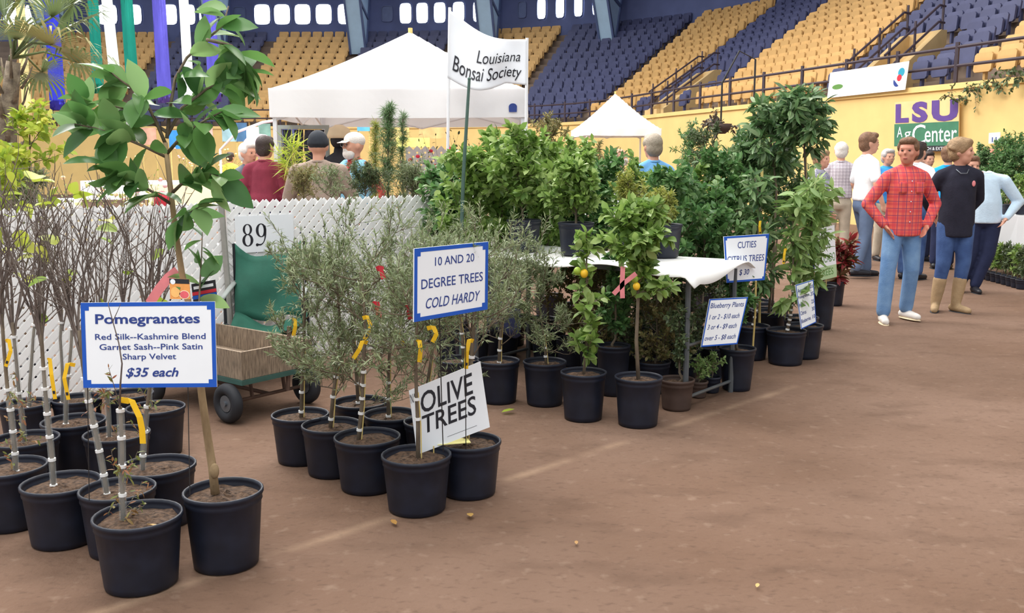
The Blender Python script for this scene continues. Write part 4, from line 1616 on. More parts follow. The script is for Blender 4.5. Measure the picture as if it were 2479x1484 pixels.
# ================================================================== BROAD-LEAVED TREES
def broad(name, label, px, ybot, D, h, crown, seed, mleaf, size=(0.05, 0.085), n1=14, n2=5, per=9, kind='broad', name_pot=None, Y=None, zbase=0.0, mpot=None, trunk_m=None,
          group=None, bend=0.3, elev=(5, 60), t0=None, thick=0.010, single=0, banded=0, grav=-0.15, taper=0.84, spread=0.8, n3=1, tags=(), ribbons=(), fruit=(), jit=0.12, via=None):
    """crown = (cx, cy, rx, ry) in pixels at the plant's own distance"""
    R = np.random.default_rng(seed)
    if Y is None:
        loc = pot_spot(px, ybot, D, taper)
    else:
        q = at(px, 500, Y)
        loc = Vector((q.x, Y, zbase))
    t = thing(name, label, 'potted tree', loc, group=group)
    add_pot(t, D, h, mpot, taper)
    cx, cy, rx, ry = crown
    Yc = loc.y
    top = local(cx, cy - ry * 0.75, loc)
    low = local(cx, cy + ry * 0.9, loc)
    rm = rx / FPX * Yc
    b0 = Vector((0, 0, h - 0.04))
    if via:
        low = local(via[0], via[1], loc)
    mid = b0.lerp(low, 0.5) + Vector((R.normal(0, 0.015), 0, 0))
    if low.z < b0.z + 0.06:
        low = b0.lerp(top, 0.25)
        mid = b0.lerp(top, 0.12)
    tr = [b0, mid, low, low.lerp(top, 0.35), low.lerp(top, 0.7), top]
    trunk_obj(t, tr, thick, thick * 0.4, trunk_m or M_bark)
    tt = t0 if t0 is not None else 0.38
    brs = branch_out(tr, R, n1, rm * 0.8, tt, elev, bend, n2, rm * 0.45, 0.0046, jit, n3, rm * 0.28, crown=lambda q: 1.12 - 0.5 * abs((q - tt) / (1 - tt) - 0.45) * 1.4)
    twigs_obj('twigs', brs, trunk_m or M_bark, t, 4)
    pos, d, ln = leaves_on(brs, R, per, (1, 2, 3) if n3 else (1, 2), size, spread, grav)
    if single:
        # the leaves nearest to the aisle, each as a part of its own
        order = np.argsort(pos[:, 1])
        pick = order[:single]
        for i in pick:
            leaf_object(t, pos[i], d[i], ln[i], kind, mleaf, R)
        keep = order[single:]
        pos, d, ln = pos[keep], d[keep], ln[keep]
    if len(pos):
        o = obj('foliage', leaf_mesh('foliage', pos, d, ln, kind, mleaf, R), t)
        o['kind'] = 'stuff'
    if banded:
        bands(t, tr, [0.06 + 0.5 * i / banded for i in range(banded)], thick + 0.003, 0.014)
    for (a, b, L, sd) in tags:
        yellow_tag(t, local(a, b, loc, -rm * 0.5), L, 0.018, sd)
    for (pp, w) in ribbons:
        ribbon([local(a, b, loc, -rm * 0.6) for (a, b) in pp], w, M_pink, t, 'pink_ribbon')
    for (a, b, r, mm) in fruit:
        MB().ellipsoid(local(a, b, loc, -rm * 0.4), (r, r, r * 1.1)).build('fruit', mm, t, True)
    return t


M_lemon = mat('yellow_fruit', (246, 196, 50), 0.45, 0.1, 12)
M_lime = mat('green_fruit', (150, 176, 60), 0.45, 0.1, 12)
GF = 'citrus trees on the dirt before the covered table'
olive('low willowy olive in black pot, left one before the covered table', 1320, 988, 0.262, 0.275, [(1322, 885), (1320, 850), (1316, 810), (1310, 770), (1304, 730), (1298, 690)], 301, 12, 0.20, thick=0.008)
broad('potted_citrus_tree', 'citrus tree with low leaves and small fruit, middle pot before the covered table', 1415, 1025, 0.262, 0.285, (1420, 690, 55, 150), 302, ML_citrus, n1=16, size=(0.05, 0.09), thick=0.010, group=GF, single=70,
      fruit=((1398, 656, 0.022, M_lime), (1414, 662, 0.024, M_lemon)), tags=(), t0=0.15, elev=(20, 70), per=5, n2=2, n3=0)
broad('potted_citrus_tree', 'citrus tree with pink ribbon and bare crooked trunk, right before the table', 1550, 1040, 0.266, 0.285, (1545, 590, 85, 85), 303, ML_citrus, n1=15, thick=0.012, trunk_m=M_bark, group=GF, via=(1545, 720), single=70,
      ribbons=(([(1508, 645), (1506, 685), (1507, 722)], 0.026), ([(1540, 662), (1512, 684), (1485, 712)], 0.026)), fruit=((1537, 676, 0.02, M_lime), (1541, 693, 0.021, M_lemon)), t0=0.42)
broad('potted_citrus_tree', 'dark citrus sapling in black pot between the two front citrus pots', 1487, 962, 0.215, 0.33, (1490, 720, 50, 110), 304, ML_citrusd, n1=10, size=(0.035, 0.06), group=GF)
broad('potted_shrub', 'small shrub with crooked stem in a brown pot by the rack leg', 1643, 998, 0.205, 0.19, (1645, 830, 55, 80), 305, ML_olived, size=(0.02, 0.035), n1=12, per=9, mpot=M_potb, group='small shrubs under the table')
broad('potted_shrub', 'tiny pale-leaved shrub in a small pot inside the rack, left', 1694, 966, 0.11, 0.11, (1694, 905, 28, 30), 306, ML_avol, size=(0.02, 0.032), n1=8, n2=3, per=4, mpot=M_potb, thick=0.004, group='small shrubs under the table')
broad('potted_shrub', 'tiny pale-leaved shrub in a small pot inside the rack, right', 1726, 954, 0.11, 0.11, (1728, 892, 30, 30), 307, ML_avol, size=(0.02, 0.032), n1=8, n2=3, per=4, thick=0.004, group='small shrubs under the table')
BB = ((1590, 6.12, 'dense dark blueberry bush under the table, left of the brown pot'), (1660, 6.3, 'dense dark blueberry bush under the table, behind the rack leg'), (1520, 6.45, 'dense dark blueberry bush under the table, behind the crooked trunk'),
      (1445, 6.6, 'dense dark blueberry bush under the table, behind the fruiting citrus'), (1600, 7.0, 'blueberry bush in the back row under the table, right end'),
      (1490, 7.2, 'blueberry bush in the back row under the table, left of middle'), (1385, 6.95, 'blueberry bush in the back row under the table, left end'), (1745, 6.6, 'blueberry bush behind the leaning price sign'))
for i, (px, Y, lb) in enumerate(BB):
    broad('potted_blueberry', lb, px, 0, 0.22, 0.21, (px, 392 + 375 * 6.2 / Y, 80, 100), 310 + i, ML_olived if i % 3 else ML_brown, size=(0.018, 0.036), n1=22, n2=6, per=8, Y=Y, thick=0.006, group='blueberry bushes under the table', t0=0.12)

cloth_navy = mat('navy_drape', (44, 50, 84), 0.85, 0.15, 8)
# ---- covered table (a steel rack with a white plastic cover)
TA = Vector((1.06, 5.62, 0))
tu = Vector((-0.77, 0.64, 0)).normalized()
tv = Vector((0.64, 0.77, 0)).normalized()
TL_, TW_, TZ = 1.75, 0.64, 0.865
tb = thing('covered_table', 'steel frame plant table under a loose white plastic cover', 'table', TA, math.atan2(tu.y, tu.x))
# local +x along tu; tv = local -y
M_steel = mat('grey_frame_steel', (92, 96, 100), 0.5, 0.12, 14, metal=0.3)
M_cover = mat('white_plastic_cover', (250, 250, 248), 0.4, 0.02, 5, transl=0.15)


def coverf(u, v):
    x = -0.07 + (TL_ + 0.12) * u
    y = 0.07 - (TW_ + 0.16) * v
    z = TZ + 0.008 + 0.006 * math.sin(5 * u + 3 * v)
    over = max(0, y - 0.0) / 0.07 + max(0, -TW_ - y) / 0.09      # hangs over the long edges
    z -= 0.035 * min(1, over) * (1 + 0.6 * math.sin(14 * u))
    z -= 0.05 * min(1, max(0, -x) / 0.07) * (1.1 + 0.9 * math.sin(5 * v + 0.4))
    return (x, y, z)


MB().slab(coverf, 60, 24, 0.005).build('cover', M_cover, tb, True)
MB().box((TL_ / 2, -TW_ / 2, TZ - 0.03), (TL_ - 0.04, TW_ - 0.04, 0.03)).build('tabletop', M_steel, tb)
for (x, y) in ((0.02, -0.02), (0.02, -TW_ + 0.02), (TL_ - 0.02, -0.02), (TL_ - 0.02, -TW_ + 0.02)):
    MB().tube([(x, y, 0), (x, y, TZ - 0.045)], 0.0175, 8).build('leg', M_steel, tb)
for z in (0.075, 0.40):
    MB().tube([(0.02, -0.03, z), (0.02, -TW_ + 0.03, z)], 0.011, 8).build('end_bar', M_steel, tb)
    MB().tube([(TL_ - 0.02, -0.03, z), (TL_ - 0.02, -TW_ + 0.03, z)], 0.011, 8).build('end_bar', M_steel, tb)

MB().slab(lambda u, v: (TL_ - 0.42 + 0.34 * u, -0.05 + 0.02 * math.sin(9 * u + 2 * v), TZ - 0.06 - 0.50 * v - 0.03 * math.sin(6 * u)), 12, 8, 0.008).build('side_drape', cloth_navy, tb, True)

# ---- trees standing on the table
zt = TZ + 0.014


def on_table(a, b):
    p = TA + tu * a + tv * b
    return p


for i, (a, b, cr, ml, sz, lb, nm, kd, nn) in enumerate((
        (0.46, 0.18, (1512, 500, 56, 65), ML_moss, (0.02, 0.04), 'yellowish fine-leaved tree in black pot on the table front, left', 'potted_fine_leaved_tree', 'long', 13),
        (0.44, 0.44, (1582, 525, 50, 45), ML_moss, (0.02, 0.04), 'yellowish fine-leaved tree in black pot on the table, back right', 'potted_fine_leaved_tree', 'long', 13),
        (0.98, 0.20, (1395, 490, 75, 85), ML_citrus, (0.045, 0.075), 'bright green citrus in black pot on the table, left of the fine-leaved trees', 'potted_citrus_tree', 'broad', 14),
        (1.45, 0.22, (1250, 480, 95, 105), ML_citrus, (0.05, 0.085), 'bright green citrus in black pot at the left end of the table', 'potted_citrus_tree', 'broad', 16))):
    p = on_table(a, b)
    p.z = zt
    broad(nm, lb, proj(p)[0], 0, 0.235, 0.22, cr, 330 + i, ml, size=sz, n1=nn, n2=6 if kd == 'long' else 5, per=12 if kd == 'long' else 9, kind=kd, Y=p.y, zbase=zt, group='trees standing on the covered table', t0=0.3)

# ---- trees standing behind the table
GB_ = 'trees massed behind the covered table'
MASS = [
    ('potted_citrus_tree', 'bright green citrus with a long shoot, behind the hardiness sign', 1140, 7.0, (1150, 500, 105, 120), ML_citrus, (0.05, 0.09), 18, 'broad'),
    ('potted_citrus_tree', 'tall green citrus behind the table, top shoot before the bonsai banner', 1215, 7.3, (1215, 430, 85, 95), ML_citrus, (0.06, 0.10), 15, 'broad'),
    ('potted_citrus_tree', 'bushy green citrus behind the middle of the table', 1330, 7.2, (1325, 480, 95, 105), ML_citrus, (0.05, 0.085), 17, 'broad'),
    ('potted_shrub', 'brownish fine-leaved upright shrub at the right of the big tent', 1330, 9.0, (1335, 365, 65, 75), ML_brown, (0.03, 0.05), 16, 'long'),
    ('potted_citrus_tree', 'mid green citrus behind the yellowish trees on the table', 1480, 7.9, (1450, 480, 80, 65), ML_citrusd, (0.045, 0.08), 15, 'broad'),
    ('potted_citrus_tree', 'dark green citrus right of the yellowish trees, behind the table end', 1640, 6.75, (1640, 530, 90, 110), ML_citrusd, (0.045, 0.08), 18, 'broad'),
    ('potted_citrus_tree', 'light green citrus above the right end of the table', 1668, 7.55, (1670, 510, 70, 80), ML_citrus, (0.045, 0.08), 15, 'broad'),
    ('potted_shrub', 'dark upright evergreen shrub behind the man in the blue shirt', 1668, 9.6, (1668, 375, 52, 60), ML_citrusd, (0.03, 0.05), 16, 'long'),
    ('potted_shrub', 'dark loose shrub before the yellow wall, left of the tall avocado', 1725, 9.2, (1705, 380, 55, 60), ML_olived, (0.03, 0.05), 14, 'long'),
    ('potted_citrus_tree', 'green citrus behind the citrus sign', 1760, 7.6, (1745, 500, 85, 125), ML_citrusd, (0.045, 0.08), 18, 'broad'),
    ('potted_citrus_tree', 'pale green loose tree behind the citrus sign, upper right', 1795, 8.1, (1800, 440, 75, 100), ML_avo, (0.06, 0.10), 14, 'long'),
    ('potted_shrub', 'brown-leaved shrub below the small white tent', 1480, 9.2, (1455, 425, 70, 50), ML_brown, (0.03, 0.05), 15, 'long'),
    ('potted_citrus_tree', 'dark green citrus deep behind the table, below the bonsai banner', 1060, 7.9, (1070, 480, 65, 75), ML_citrusd, (0.045, 0.08), 15, 'broad'),
    ('potted_citrus_tree', 'low bright citrus right behind the table, behind the fruiting citrus', 1420, 7.5, (1420, 560, 95, 95), ML_citrusd, (0.045, 0.08), 20, 'broad'),
    ('potted_citrus_tree', 'low dark citrus behind the left end of the table', 1310, 7.6, (1310, 560, 95, 100), ML_citrusd, (0.045, 0.08), 20, 'broad'),
    ('potted_citrus_tree', 'low green citrus between the hardiness sign and the table', 1235, 7.75, (1225, 555, 90, 100), ML_citrus, (0.045, 0.08), 20, 'broad'),
    ('potted_citrus_tree', 'low green citrus behind the yellowish trees', 1560, 7.45, (1555, 540, 95, 95), ML_citrus, (0.045, 0.08), 20, 'broad'),
    ('potted_citrus_tree', 'low dark citrus left of the citrus sign', 1700, 7.1, (1705, 570, 85, 100), ML_citrusd, (0.045, 0.08), 20, 'broad'),
    ('potted_citrus_tree', 'low dark citrus behind the hardiness sign, left', 1090, 7.4, (1095, 560, 85, 95), ML_citrusd, (0.045, 0.08), 18, 'broad'),
    ('potted_citrus_tree', 'mid green citrus far behind the table, below the blue shirt', 1590, 8.4, (1600, 505, 70, 45), ML_moss, (0.04, 0.07), 18, 'broad'),
    ('potted_citrus_tree', 'mid green citrus far behind, below the small tent', 1400, 8.4, (1395, 440, 75, 65), ML_citrus, (0.045, 0.08), 18, 'broad'),
    ('potted_citrus_tree', 'tall pale citrus behind the citrus sign, left of the avocados', 1845, 8.6, (1835, 470, 70, 110), ML_citrus, (0.05, 0.085), 18, 'broad'),
]
for i, (nm, lb, px, Y, cr, ml, sz, nn, kd) in enumerate(MASS):
    broad(nm, lb, px, 0, 0.27, 0.25, cr, 350 + i, ml, size=sz, n1=nn, n2=5, per=9 if kd == 'broad' else 12, kind=kd, Y=Y, group=GB_, t0=0.25)

# thin green stake in front of the banner
sp = at(1115, 620, 6.75)
st = thing('plant_stake', 'tall thin dark green stake rising before the bonsai banner', 'stake', (sp.x, sp.y, 0))
MB().tube([(0, 0, 0), at(1115, 620, 6.75) - st.location, at(1122, 420, 6.72) - st.location, at(1136, 192, 6.70) - st.location], [0.014, 0.014, 0.013, 0.010], 8).build('rod', M_greenstake, st)
MB().ellipsoid(at(1136, 191, 6.70) - st.location, (0.012, 0.012, 0.012)).build('rod_cap', M_greenstake, st, True)

# ---- right end of the stand: avocados and others along the aisle
GR = 'trees at the right end of the stand along the aisle'
broad('potted_citrus_tree', 'citrus in a tall black pot under the citrus sign', 1790, 950, 0.232, 0.285, (1785, 735, 36, 55), 401, ML_citrusd, size=(0.035, 0.06), n1=10, group=GR, taper=0.78, single=40)
broad('potted_avocado_tree', 'leafy avocado with taped trunk in black pot left of price list', 1912, 888, 0.290, 0.26, (1920, 590, 46, 150), 402, ML_avol, size=(0.09, 0.15), n1=14, n2=2, per=4, kind='long', group=GR, banded=9, grav=-0.75, single=90, thick=0.012, trunk_m=M_bark, t0=0.3, tags=((1905, 605, 0.1, -1),))
broad('potted_avocado_tree', 'dark leafy tree in black pot behind the citrus sign stake', 1826, 875, 0.262, 0.262, (1835, 560, 70, 160), 403, ML_avo, size=(0.07, 0.12), n1=15, n2=3, per=6, kind='long', group=GR, banded=7, grav=-0.5, single=80, t0=0.3, tags=((1842, 538, 0.12, -1),))
broad('potted_avocado_tree', 'avocado in black pot half hidden behind the price list', 1956, 872, 0.27, 0.26, (1965, 560, 50, 130), 404, ML_avol, size=(0.09, 0.15), n1=12, n2=3, per=5, kind='long', group=GR, grav=-0.75, single=80, t0=0.35)
broad('potted_avocado_tree', 'avocado in a tall narrow black pot under the HASS sign', 1995, 800, 0.225, 0.40, (1975, 500, 48, 70), 405, ML_avol, size=(0.10, 0.16), n1=11, n2=2, per=5, kind='long', group=GR, grav=-0.8, single=60, t0=0.4, taper=0.76)
broad('potted_avocado_tree', 'tall dark round-headed avocado before the white banner, right head', 1946, 852, 0.27, 0.27, (1942, 292, 74, 62), 406, ML_avo, size=(0.08, 0.14), n1=15, n2=4, per=6, kind='long', group=GR, grav=-0.7, single=110, via=(1950, 420), thick=0.012, trunk_m=M_barkd, t0=0.55)
broad('potted_avocado_tree', 'tall dark round-headed avocado before the yellow wall, left head', 1872, 0, 0.28, 0.27, (1858, 335, 66, 80), 407, ML_avo, size=(0.08, 0.14), n1=15, n2=4, per=6, kind='long', group=GR, grav=-0.6, single=100, Y=7.85, via=(1880, 460), thick=0.012, t0=0.5)
broad('potted_avocado_tree', 'mid green tree filling the gap between the round-headed avocados', 1880, 0, 0.28, 0.26, (1885, 450, 75, 95), 408, ML_avo, size=(0.06, 0.11), n1=16, n2=4, per=7, kind='long', group=GR, Y=8.25, grav=-0.3, t0=0.35)
cr_ = broad('potted_croton', 'dark red leaved croton in black pot at the end of the aisle', 2022, 742, 0.24, 0.26, (2045, 640, 32, 42), 409, ML_red, size=(0.09, 0.16), n1=14, n2=2, per=5, kind='long', grav=0.1, single=70, t0=0.1)
# tall bamboo canes with red ties among the avocados
for (a, b, c, d, Y, lb) in ((1950, 360, 1953, 560, 7.75, 'bamboo cane with red tie beside the round-headed avocado'), (1845, 410, 1840, 600, 7.3, 'white-taped bamboo cane above the citrus sign')):
    bp_ = at((a + c) / 2, 700, Y)
    q = thing('bamboo_cane', lb, 'cane', (bp_.x, bp_.y, 0.2))
    MB().tube([(0, 0, 0), at(c, d, Y) - q.location, at(a, b, Y) - q.location], 0.010, 8).build('rod', M_bamboo, q)
    MB().tube([at(c - 1, d - 90, Y) - q.location, at(c - 1, d - 98, Y) - q.location], 0.018, 8).build('tie', M_red if a > 1900 else M_tape, q)

# ---- fallen leaves and litter on the dirt
dry = leaf_mat('dry_leaf', [(196, 152, 84)])
Rf = np.random.default_rng(9)
for i, (px, py, L, ml, lb) in enumerate(((948, 1268, 0.05, dry, 'small curled brown leaf on dirt before the olive pots'), (1140, 1262, 0.06, dry, 'pale brown leaf on dirt right of the frontmost olive pot'),
                                         (1246, 1000, 0.09, ML_yellow, 'pale green fallen leaf on dirt before the citrus pots'), (1395, 1318, 0.03, dry, 'tiny dry leaf on the open dirt, lower middle'), (1835, 1422, 0.03, dry, 'tiny dry leaf on the open dirt, lower right'))):
    p = gz(px, py)
    T, F = TPL['broad']
    o = MB().add([(x * L, y * L, 0.012 + z * L * 0.5 + 0.15 * L) for x, y, z in T], F).build('fallen_leaf', ml, None, True, (p.x, p.y, 0))
    o.rotation_euler = (0, 0, Rf.uniform(0, 6))
    tag(o, lb, 'leaf')

# ================================================================== TENTS AND BANNERS
M_tent = mat('white_canopy_cloth', (252, 252, 253), 0.6, 0.015, 2, transl=0.25)
M_tpole = mat('white_tent_pole', (232, 234, 238), 0.4, 0.04, 6)


def tent(label, cx, cy, half, z_val, z_eave, z_peak, rot=0.0, legs=True):
    t = thing('canopy_tent', label, 'tent', (cx, cy, 0), rot)

    def rf(u, v):
        x, y = (u * 2 - 1), (v * 2 - 1)
        r = max(abs(x), abs(y))
        k = (1 - r)
        z = z_eave + (z_peak - z_eave) * (0.72 * k + 0.28 * k * k * (1.5 - 0.5 * k))
        return (x * half, y * half, z)
    MB().slab(rf, 24, 24, 0.004).build('roof', M_tent, t)
    for i in range(4):
        a = i * PI / 2

        def vf(u, v, a=a):
            x = (u * 2 - 1) * half
            y = -half - 0.006 - 0.012 * math.sin(u * 23) * v
            z = z_eave + 0.01 - (z_eave - z_val) * v - 0.012 * math.sin(u * PI) * v
            return (x * math.cos(a) - y * math.sin(a), x * math.sin(a) + y * math.cos(a), z)
        MB().slab(vf, 24, 3, 0.004).build('valance', M_tent, t)
    h = half - 0.05
    for (sx, sy) in ((-1, -1), (1, -1), (1, 1), (-1, 1)):
        lg = MB()
        lg.box((sx * h, sy * h, z_eave / 2), (0.045, 0.045, z_eave))
        o = lg.build('leg', M_tpole, t)
        MB().box((sx * h, sy * h, 0.01), (0.11, 0.11, 0.02)).build('foot_plate', M_tpole, o)
    for i in range(4):
        a = i * PI / 2
        pts = []
        for k in range(5):
            x = -h + 2 * h * k / 4
            y = -h
            z = z_val - 0.02 + (0.18 if k % 2 else 0.0)
            pts.append((x * math.cos(a) - y * math.sin(a), x * math.sin(a) + y * math.cos(a), z))
        MB().tube(pts, 0.014, 6).build('truss_bar', M_tpole, t)
    MB().tube([(0, 0, z_peak - 0.3), (0, 0, z_peak + 0.05)], 0.03, 8).build('peak_cap', M_bamboo, t)
    return t


bt = tent('big white pop-up canopy tent in the middle background', -1.36, 13.12, 1.54, 2.02, 2.36, 3.22)
_, fn = None, bilinear((-1.54, -1.565, 2.36), (1.54, -1.565, 2.36), (1.54, -1.565, 2.02), (-1.54, -1.565, 2.02))
patch(bt, fn, disc(0.945, 0.62, 0.016, 0.12, 14, 180, 360) + [(0.960, 0.80), (0.930, 0.80)], M_navy, 'valance_logo', 0.006)
tent('small white canopy tent far back before the gold seats', 2.98, 28.0, 1.08, 2.22, 2.42, 3.46, 0.12)

# ---- bonsai banner on two poles
YB = 11.2
bb = thing('bonsai_banner', 'white rippled cloth banner lettered Bonsai Society on two white poles', 'banner', (at(1180, 400, YB).x, YB, 0))


def bonsai(u, v, h=0.0):
    px = (1088 + (1275 - 1088) * u) * (1 - v) + (1083 + (1274 - 1083) * u) * v
    py = (24 + (96 - 24) * u + 26 * math.sin(PI * u) ** 1.2) * (1 - v) + (188 + (206 - 188) * u + 24 * math.sin(PI * min(1, u * 1.35)) * (1 if u < .74 else 0)) * v
    dy = 0.07 * math.sin(6.5 * u + 2.2 * v) * math.sin(PI * u) + 0.05 * math.sin(10 * u - 5 * v) * u * (1 - u) * 2
    return at(px, py, YB + dy - h) - bb.location


M_flag = mat('white_banner_cloth', (244, 247, 252), 0.7, 0.03, 3, transl=0.2)
MB().slab(lambda u, v: bonsai(u, v), 40, 20, 0.004).build('cloth', M_flag, bb, True)
text_mesh('Louisiana', (0.36, 0.30, 0.92, 0.52), lambda u, v, h: bonsai(u, v - 0.10 * (u - 0.6), 0.012), M_black, 'lettering', 0.25, 0, 0, bb, 1.0, 4)
text_mesh('Bonsai Society', (0.06, 0.60, 0.94, 0.92), lambda u, v, h: bonsai(u, v, 0.012), M_black, 'lettering', 0.25, 0.004, 0, bb, 1.0, 4)
for (a, b, c, d) in ((1089, 18, 1079, 700), (1276, 92, 1270, 700)):
    p0, p1 = at(a, b, YB + 0.02), at(c, d, YB + 0.02)
    k = (0 - p0.z) / (p1.z - p0.z)
    p1 = p0.lerp(p1, k)
    MB().tube([p0 - bb.location, p1 - bb.location], 0.018, 8).build('pole', M_tpole, bb)

# ---- things on the arena wall
def on_wall(px, py, off=-0.12):
    """point on the arena wall surface (offset inwards) seen at a pixel"""
    r = ray(px, py)
    best = None
    lo = s_at_px(px, 2.5)
    for i in range(-60, 61):
        p = wall_pt(lo + i * 0.05) + wall_nrm(lo + i * 0.05) * off
        e = abs(p.x / p.y - r.x / r.y)
        if best is None or e < best[0]:
            best = (e, p.y)
    return at(px, py, best[1])


def wall_board(name, label, cat, corners, m, th=0.02, off=-0.12):
    P = [on_wall(a, b, off) for a, b in corners]
    base = (P[2] + P[3]) / 2
    t = thing(name, label, cat, base)
    P = [p - base for p in P]
    P[3] = P[0] + (P[2] - P[1])
    _, fn = board('panel', t, *P, m, th)
    return t, fn


M_gpanel = mat('tan_gold_panel', (226, 196, 140), 0.6, 0.05, 4)
M_purple = mat('purple_print', (92, 66, 138), 0.6, 0.08, 6)
M_dgreen = mat('green_panel', (62, 120, 92), 0.6, 0.08, 5)
t, fn = wall_board('wall_logo_sign', 'purple LSU letters over a green AgCenter panel on yellow wall', 'sign', ((2166, 248), (2322, 236), (2320, 366), (2164, 376)), M_gpanel)
patch(t, fn, [(0, .44), (1, .44), (1, .89), (0, .89)], M_dgreen, 'green_field', 0.004)
patch(t, fn, [(0.3, .89), (1, .89), (1, 1), (0.3, 1)], M_black, 'black_strip', 0.004)
for ch_, bx in (('L', (.02, .04, .24, .42)), ('S', (.29, .02, .54, .43)), ('U', (.60, .02, .99, .43))):
    text_mesh(ch_, bx, fn, M_purple, 'lettering', 0, 0.055, 0.008, t)
text_mesh('A', (.05, .50, .14, .71), fn, M_white, 'lettering', 0, 0.0, 0.009, t)
text_mesh('g', (.17, .60, .28, .80), fn, M_white, 'lettering', 0, 0.0, 0.009, t)
text_mesh('C', (.30, .47, .51, .85), fn, M_white, 'lettering', 0, 0.0, 0.009, t)
text_mesh('enter', (.50, .56, .98, .82), fn, M_white, 'lettering', 0, 0.005, 0.009, t)
text_mesh('RESEARCH & EXTENSION', (.34, .915, .97, .975), fn, M_white, 'lettering', 0, 0.0, 0.009, t)

t, fn = wall_board('booth_number_plate', 'white plate with number 11 on the yellow wall', 'number sign', ((2394, 322), (2421, 320), (2420, 346), (2393, 348)), M_white)
text_mesh('11', (.30, .42, .72, .88), fn, M_navy, 'lettering', 0, 0.02, 0.004, t)

t, fn = wall_board('rail_banner', 'long white banner with round emblem tied to the rail', 'banner', ((2010, 176), (2201, 148), (2191, 217), (2003, 234)), M_white, 0.01, -0.14)
M_teal = mat('teal_print', (40, 150, 180), 0.5, 0.06, 8)
patch(t, fn, disc(.925, .50, .05, .34), M_white, 'emblem_field', 0.003)
patch(t, fn, disc(.93, .36, .038, .16), M_teal, 'emblem_bird', 0.006)
patch(t, fn, disc(.915, .55, .028, .12), M_red, 'emblem_flower', 0.007)
patch(t, fn, disc(.895, .66, .045, .20, 14, 60, 200), M_navy, 'emblem_ring', 0.006)
patch(t, fn, disc(.13, .60, .075, .10), M_leafp, 'leaf_emblem', 0.004)
for i in range(5):
    patch(t, fn, [(.22 + .13 * i, .14 - .004 * i), (.22 + .13 * i + .085, .13 - .004 * i), (.22 + .13 * i + .085, .17 - .004 * i), (.22 + .13 * i, .18 - .004 * i)], mat('faint_grey_print', (206, 208, 214), 0.6, 0.04, 20), 'faint_print', 0.003)

# trailing plants over the coping
Rv = np.random.default_rng(77)
for i, (px, py, n, lb) in enumerate(((2318, 232, 90, 'trailing green plant hanging over the coping above the wall logo'), (2348, 222, 80, 'trailing plant spilling over the coping right of the wall logo'), (2400, 200, 140, 'leafy trailing plant along the rail foot, right'), (2462, 186, 160, 'leafy trailing plant along the rail foot at the right photo edge'))):
    c = on_wall(px, py, -0.16)
    t = thing('trailing_plant', lb, 'plant', (c.x, c.y, c.z))
    brs = []
    for k in range(14):
        d = np.array([Rv.normal(0, 0.8), Rv.normal(-0.2, 0.2), Rv.normal(0.1, 0.4)])
        brs.append((pline((Rv.normal(0, 0.12), 0, 0), d / np.linalg.norm(d), Rv.uniform(0.15, 0.4), -0.9, 5, Rv, 0.1), 0.006, 2))
    twigs_obj('stems', brs, M_twig, t)
    pos, d, ln = leaves_on(brs, Rv, n // 14, (2,), (0.06, 0.11), 0.8, -0.3)
    o = obj('foliage', leaf_mesh('foliage', pos, d, ln, 'broad', ML_olived, Rv), t)
    o['kind'] = 'stuff'

# ================================================================== STREAMERS
def foil(name, c, metal=0.85, rough=0.22):
    m = mat(name, c, rough, 0.25, 3, 0.8, 9, metal=metal, stretch=(2, 2, 0.4))
    return m


F_blue = foil('blue_foil', (66, 72, 214))
F_green = foil('green_foil', (40, 150, 130))
F_purp = foil('purple_foil', (112, 104, 216))
F_white = mat('white_ribbon_cloth', (238, 246, 244), 0.6, 0.03, 3, transl=0.3)
F_cream = mat('cream_ribbon_cloth', (250, 234, 176), 0.6, 0.03, 3, transl=0.3)
YT = 15.5
for i, (px, w, yb, mm, lb, lean) in enumerate(((66, 22, 288, F_cream, 'cream cloth streamer, leftmost, hanging behind the palm', 0.0), (138, 38, 266, F_blue, 'shiny blue foil streamer behind the palm', 0.0), (236, 27, 226, F_green, 'dark green foil streamer left of the white one', -0.02),
                                               (280, 27, 206, F_white, 'white cloth streamer behind the left grapefruit branch', 0.06), (323, 30, 210, F_green, 'bright green foil streamer right of the white one', 0.02), (402, 34, 250, F_purp, 'pale purple foil streamer behind the grapefruit trunk', 0.03),
                                               (460, 24, 258, F_white, 'narrow white streamer between two purple ones', 0.03), (520, 30, 246, F_purp, 'purple foil streamer, rightmost of the row', 0.04))):
    b0 = at(px, yb, YT)
    ztop = 9.4
    wm = w / FPX * YT

    def sf(u, v, b0=b0, wm=wm, i=i, lean=lean):
        z = b0.z + (ztop - b0.z) * v
        return (wm * (u - 0.5) * (1 - 0.08 * math.sin(6 * v)) - lean * (z - b0.z) * 0.6, 0.04 * math.sin(5 * v + i) + 0.02 * math.sin(u * 9), z - b0.z)
    o = MB().slab(sf, 6, 40, 0.003).build('hanging_streamer', mm, None, True, b0)
    tag(o, lb, 'streamer', 'streamers hanging from the roof line')
a, b = at(-120, -60, YT), at(640, -60, YT)
o = MB().tube([(a.x, YT, 9.4), ((a.x + b.x) / 2, YT, 9.34), (b.x, YT, 9.4)], 0.012, 6).build('streamer_line', M_wire)
tag(o, 'thin dark line carrying the hanging streamers', 'line')

